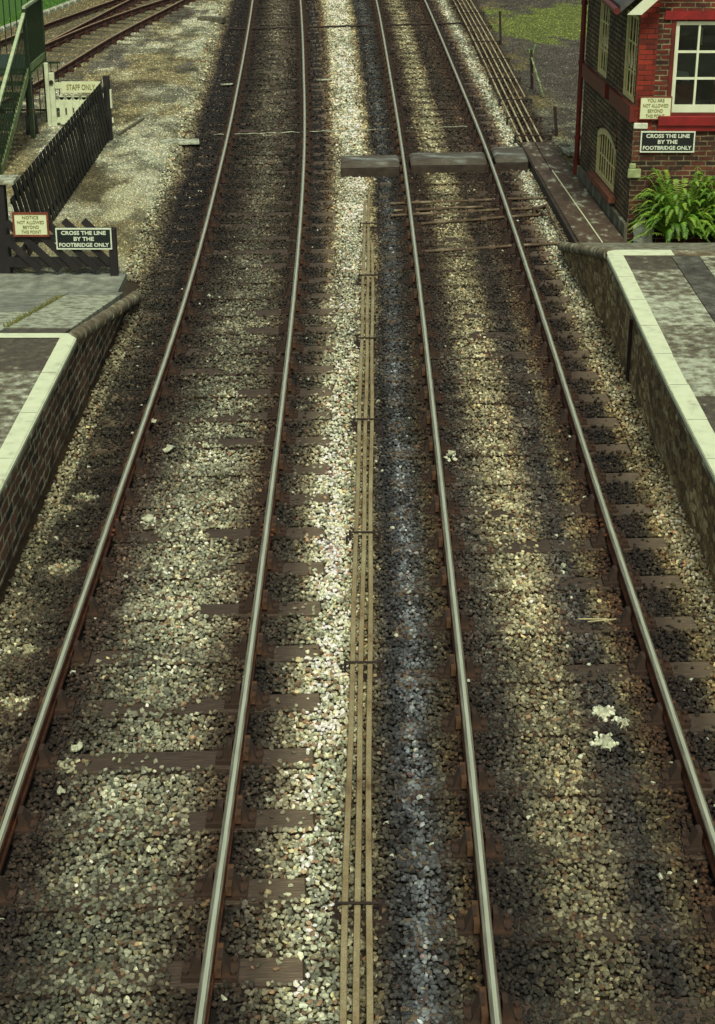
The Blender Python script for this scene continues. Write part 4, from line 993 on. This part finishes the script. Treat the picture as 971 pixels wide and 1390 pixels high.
t=empty('low_slatted_fence',(-4.2,22.85,-.1),'low black diagonal-slatted fence panel across the foot of the ramp, carrying two signs','fence')
Y=22.85
m=MB(); m.box(-3.51,-3.40,Y-.05,Y+.05,-.14,.62); m.build('post',M['blackwood'],t,bevel=.008)
m=MB(); m.box(-4.95,-3.51,Y-.01,Y+.04,.06,.20); m.box(-4.95,-3.51,Y-.01,Y+.04,.42,.52); m.build('rails',M['blackwood'],t)
m=MB()
for k in range(-1,7):
    xt=-5.22+.275*k+.27; zt=.74; xb=xt+.72; zb=.02
    if xt<-4.93: q=(-4.93-xt); xt=-4.93; zt-=q
    if xb>-3.5: q=xb+3.5; xb=-3.5; zb+=q
    if zb<zt-.1: m.bar((xt,Y-.025,zt),(xb,Y-.025,zb),.1,.022,up=(0,-1,0))
m.build('slats',M['blackwood'],t)
sign('warning_sign','black sign reading CROSS THE LINE BY THE FOOTBRIDGE ONLY on the low slatted fence',-4.24,-3.46,.335,.635,Y-.045,M['signblack'],M['signwhite'],M['signwhite'],CL,.016,bold=.03)
sign('notice_board','cream notice with rusty red frame on the low slatted fence',-4.83,-4.33,.52,.86,Y-.05,M['cream'],M['rust_frame'],M['signtext'],[('NOTICE',.5),('NOT ALLOWED',.84),('BEYOND',.5),('THIS POINT',.62)],.026,bold=-.002)

# white staff gate
t=empty('white_picket_gate',(-5.6,34,-.1),'white picket gate with a staff notice behind the black fence','gate')
m=MB(); m.box(-6.32,-6.24,33.97,34.05,-.15,1.18); m.build('post',M['white'],t,bevel=.01)
m=MB(); m.box(-6.235,-6.13,33.96,34.06,-.15,.98); m.build('post',M['white'],t,bevel=.01)
m=MB()
for k in range(7):
    x=-6.06+.15*k; m.box(x,x+.11,33.98,34.0,-.05,.50); m.tube([(x+.055,33.98,.50),(x+.055,34.0,.50)],.055,12)
m.build('pickets',M['white'],t)
m=MB(); m.box(-6.13,-4.98,34.005,34.03,.28,.44); m.box(-6.13,-4.98,34.005,34.03,-.02,.08); m.bar((-6.1,34.02,0.05),(-5.05,34.02,.35),.02,.07,up=(0,0,1)); m.build('rails',M['white'],t)
m=MB(); m.tube([(-6.19,33.93,.80),(-6.19,33.96,.80)],.045,10); m.build('latch',M['dark'],t)
m=MB(); m.box(-6.12,-5.98,33.93,33.955,.68,.80); m.box(-5.98,-5.2,33.92,33.95,.60,.82); m.build('board',M['cream'],t)
letters([('STAFF ONLY',.8)],.72,.17,M['signtext'],t,(-5.59,33.915,.71),bold=.01)
m=MB(); m.box(-5.16,-5.08,33.97,34.05,-.15,.85); m.build('post',M['white'],t,bevel=.01)

# green footbridge stair
st=empty('iron_staircase',(-6.8,31,-.1),'dark green iron staircase with balustrades at the left edge behind the fence','staircase')
XR_,XL_=-6.38,-7.5; ztop=1.3; ya,yb=32.65,34.4; y0s,z0s=29.4,-.1
def rail_set(x,m_,ra):
    m_.bar((x,ya,ztop+1.05),(x,y0s-.1,z0s+1.0),.05,.05)
    for z in (.12,):
        m_.bar((x,ya,ztop+z),(x,y0s,z0s+z),.03,.03)
for x in (XR_,XL_):
    m=MB(); m.bar((x,ya,ztop+1.02),(x,y0s-.1,z0s+1.05),.06,.05); m.bar((x,ya,ztop+1.12),(x,yb,ztop+1.12),.06,.05); m.build('handrail',M['railpaint'],st)
    m=MB(); m.bar((x,ya,ztop-.08),(x,y0s,z0s+.02),.04,.17); m.build('stringer',M['greenlight'],st)
    m=MB()
    for k in range(24):
        tt=(k+.5)/24; y=lerp(ya,y0s,tt); z=lerp(ztop,z0s,tt); m.tube([(x,y,z),(x,y,z+1.02)],.010,5)
    for k in range(18):
        y=lerp(ya,yb,(k+.5)/18); m.tube([(x,y,ztop),(x,y,ztop+1.1)],.010,5)
    m.build('balusters',M['greenpaint'],st)
    m=MB(); m.bar((x,ya,ztop-.03),(x,yb,ztop-.03),.06,.13); m.bar((x,ya,ztop-.15),(x,yb,ztop-.15),.08,.03); m.build('landing_edge',M['greenlight'],st)
    for y in (ya,yb):
        m=MB(); m.box(x-.04,x+.04,y-.04,y+.04,-.2,ztop+1.1); m.build('post',M['greenpaint'],st)
m=MB(); m.box(x-.03,x+.03,y0s-.08,y0s-.02,-.15,1.0); m.box(XR_-.03,XR_+.03,y0s-.08,y0s-.02,-.15,1.0); m.build('newel_posts',M['greenpaint'],st)
m=MB(); m.box(XL_,XR_,ya,yb,ztop-.06,ztop-.01); m.build('landing',M['greenpaint'],st)
m=MB()
for k in range(9):
    tt=(k+.5)/9.5; y=lerp(ya,y0s,tt); z=lerp(ztop,z0s,tt); m.box(XL_+.03,XR_-.03,y-.14,y+.14,z-.02,z+.02)
m.build('treads',M['greenpaint'],st)
m=MB()
for k in range(9):
    x=lerp(XL_,XR_,k/9); m.tube([(x,yb,ztop),(x,yb,ztop+1.1)],.012,5)
m.bar((XL_,yb,ztop+1.1),(XR_,yb,ztop+1.1),.05,.05,up=(0,0,1)); m.build('rear_balustrade',M['greenpaint'],st)
# lattice fence continuing under the landing
t=empty('iron_railing',(-6.8,35.2,-.1),'low iron railing behind the green staircase','railing')
m=MB()
for k in range(22):
    x=-9.2+.14*k; m.tube([(x,35.2,-.1),(x,35.2,1.0)],.011,5)
m.bar((-9.3,35.2,1.0),(-6.2,35.2,1.0),.03,.04); m.bar((-9.3,35.2,0.02),(-6.2,35.2,0.02),.03,.04); m.build('bars',M['greenpaint'],t)
t=empty('water_standpipe',(-6.62,33.3,-.1),'black standpipe with a white forked top below the stair landing','standpipe')
m=MB(); m.tube([(-6.48,33.1,-.15),(-6.48,33.1,.3),(-6.48,33.1,.32),(-6.48,33.1,1.0)],[.13,.12,.08,.085],12); m.build('pipe',M['blackwood'],t)
m=MB(); m.box(-6.57,-6.53,33.05,33.15,1.0,1.18); m.box(-6.43,-6.39,33.05,33.15,1.0,1.18); m.box(-6.57,-6.39,33.05,33.15,.98,1.03); m.build('forked_top',M['white'],t)
m=MB(); m.tube([(-6.48,33.1,.36),(-6.48,33.1,.42)],.095,12); m.build('red_band',M['darkred'],t)
# stone kerb blocks at grass edge and red trolley
for k in range(22):
    y=44+k*.62; x=-10.15+(y-47.5)*.165+.12
    m=MB(); a=math.atan(.165); 
    m.hexa([(x-.1,y,-.2),(x+.1,y,-.2),(x+.1+.09,y+.54,-.2),(x-.1+.09,y+.54,-.2),(x-.09,y,.04),(x+.09,y,.03),(x+.09+.09,y+.54,.05),(x-.09+.09,y+.54,.04)])
    o=m.build('kerb_stone',M['slabA'],None,bevel=.03); tag(o,'pale kerb stone in the row edging the grass bank','kerb stone','kerb stones edging the grass bank')
t=empty('red_trolley',(-8.15,55.0,-.1),'small red flat trolley by the far siding at the top edge','trolley')
m=MB(); m.box(-8.55,-7.75,54.9,56.1,.1,.3); m.build('deck',M['redpaint'],t,bevel=.02)
for sx_ in (-8.5,-7.86):
    for sy in (55.0,55.9):
        m=MB(); m.tube([(sx_,sy,.02),(sx_+.06,sy,.02)],.13,14); m.build('wheel',M['dark'],t)
# debris on the path
def slabthing(name,x0,y0,x1,y1,w,z,th,mat,label,cat):
    m=MB(); m.bar((x0,y0,z),(x1,y1,z),w,th); o=m.build(name,mat,None,bevel=.008); tag(o,label,cat)
slabthing('concrete_slab',-3.85,32.35,-3.1,32.45,.35,-.09,.05,M['slabA'],'pale flat slab lying on the gravel path left of the far tracks','slab')
slabthing('old_sleeper_piece',-4.65,50.1,-3.9,49.9,.35,-.05,.15,M['oldsleeper'],'short brown timber lying flat between the siding and the left-hand track','timber')
slabthing('pole_piece',-4.75,32.9,-4.45,34.6,.06,-.06,.06,M['oldsleeper'],'thin grey pole lying beside the end of the black fence','pole')
slabthing('marker_slab',-3.2,39.3,-2.93,39.4,.08,-.14,.03,M['slabA'],'thin pale slab left of the left-hand track beyond the fence end','slab')
slabthing('marker_slab',-.98,40.0,-.62,40.1,.08,-.15,.03,M['slabA'],'thin pale slab between the two tracks far beyond the cover boxes','slab')
# signal wire stakes right
t_l=['leaning iron wire stake beside the rodding, nearer the walkway','taller forked wire stake in the yard beside the far rodding','dark short stake at the edge of the grass patch']
for (x,y,h_,lean),l in zip([(3.98,33.2,.45,.0),(4.02,38.6,.75,.0),(3.85,45.5,.75,0)],t_l):
    m=MB(); m.bar((x,y,-.15),(x-.06,y,h_),.06,.06); 
    if h_>.7 and y<40:
        m.tube([(x+.14,y-1.2,-.1),(x-.05,y,h_*.8)],.022,6,1); m.tube([(x-.05,y,h_*.8),(x-.12,y,h_+.02)],.03,6,1); m.tube([(x-.05,y,h_*.8),(x+.04,y,h_+.12)],.03,6,1)
    o=m.build('wire_stake',[M['dark'],M['greenlight']],None); tag(o,l,'stake','wire stakes beside the rodding')
m=MB()
m.tube([(3.85,50,.1),(3.98,38.6,.25),(4.0,33.2,.12),(3.95,30,.05)],.008,5); o=m.build('signal_wire',M['roddark'],None); tag(o,'thin signal wire strung between the stakes','wire')
slabthing('broken_slab',3.92,31.3,4.5,31.4,.5,-.05,.08,M['slabA'],'grey broken slab between walkway and signal box downpipe','slab')
slabthing('wood_block',3.97,30.2,4.2,30.25,.2,.0,.12,M['key'],'short tan wood block beside the plank walkway','block')
# litter
def scrap(x,y,r,seed,label,z=-.155):
    rnd=random.Random(seed); m=MB(); k=9; ring=[]; 
    for i in range(k):
        a=6.283*i/k; rr_=r*rnd.uniform(.45,1.15); ring.append((x+rr_*math.cos(a),y+rr_*1.3*math.sin(a),z+rnd.uniform(0,.03)))
    n_=len(ring); vs2=[(x,y,z+.03)]+ring+[(p[0],p[1],p[2]-.012) for p in ring]+[(x,y,z+.012)]
    fs2=[(0,1+i,1+(i+1)%n_) for i in range(n_)]+[(1+i,1+n_+i,1+n_+(i+1)%n_,1+(i+1)%n_) for i in range(n_)]+[(2*n_+1,1+n_+(i+1)%n_,1+n_+i) for i in range(n_)]
    m.add(vs2,fs2); o=m.build('paper_scrap',M['paper'],None); tag(o,label,'litter','white scraps on the ballast')
scrap(-2.01,16.44,.075,1,'white scrap beside the inner face of the far left rail, farthest of the larger scraps')
scrap(-2.29,17.25,.05,2,'small white scrap close against the leftmost rail')
scrap(-2.02,14.65,.07,3,'white scrap on ballast in the left-hand track, level with the upper brick face')
scrap(-2.09,9.93,.04,4,'narrow white scrap low in the left-hand track')
scrap(-2.07,10.5,.045,5,'white scrap amid a pale smear in the lower left-hand track')
scrap(.99,16.32,.05,6,'white scrap just right of the third rail')
scrap(1.87,13.59,.035,7,'small round white scrap in the middle of the right-hand track')
def splash(x,y,r,seed,label):
    rnd=random.Random(seed); m=MB(); k=17; z=-.166; ring=[]
    for i in range(k):
        a=6.283*i/k; rr_=r*(.62+.2*math.sin(a*3+seed)+(rnd.uniform(.15,.65) if i%2 else -.05*rnd.random())); ring.append((x+rr_*math.cos(a),y+rr_*1.25*math.sin(a),z-.02+rnd.uniform(-.01,.01)))
    mid=[(x+(p[0]-x)*.55,y+(p[1]-y)*.55,z+rnd.uniform(0,.014)) for p in ring]
    vs2=[(x,y,z+.012)]+mid+ring+[(p[0],p[1],p[2]-.02) for p in ring]
    f2=[(0,1+i,1+(i+1)%k) for i in range(k)]+[(1+i,1+k+i,1+k+(i+1)%k,1+(i+1)%k) for i in range(k)]+[(1+k+i,1+2*k+i,1+2*k+(i+1)%k,1+k+(i+1)%k) for i in range(k)]
    m.add(vs2,f2); o=m.build('lime_splash',M['paper'],None); tag(o,label,'splash','white lime splashes on the ballast')
splash(1.90,11.06,.085,1,'upper of the two large white star-shaped splashes on the right-hand track ballast')
splash(1.86,10.64,.085,4,'lower of the two large white star-shaped splashes on the right-hand track ballast')
splash(2.03,10.9,.06,6,'small white splash just right of the two large ones')
m=MB(); m.tube([(1.88,12.52,-.14),(2.12,12.50,-.13)],.007,5); m.tube([(1.95,12.46,-.135),(2.2,12.52,-.14)],.006,5); o=m.build('dry_stick',M['straw'],None); tag(o,'pair of pale dry sticks lying inside the right-hand track','stick')
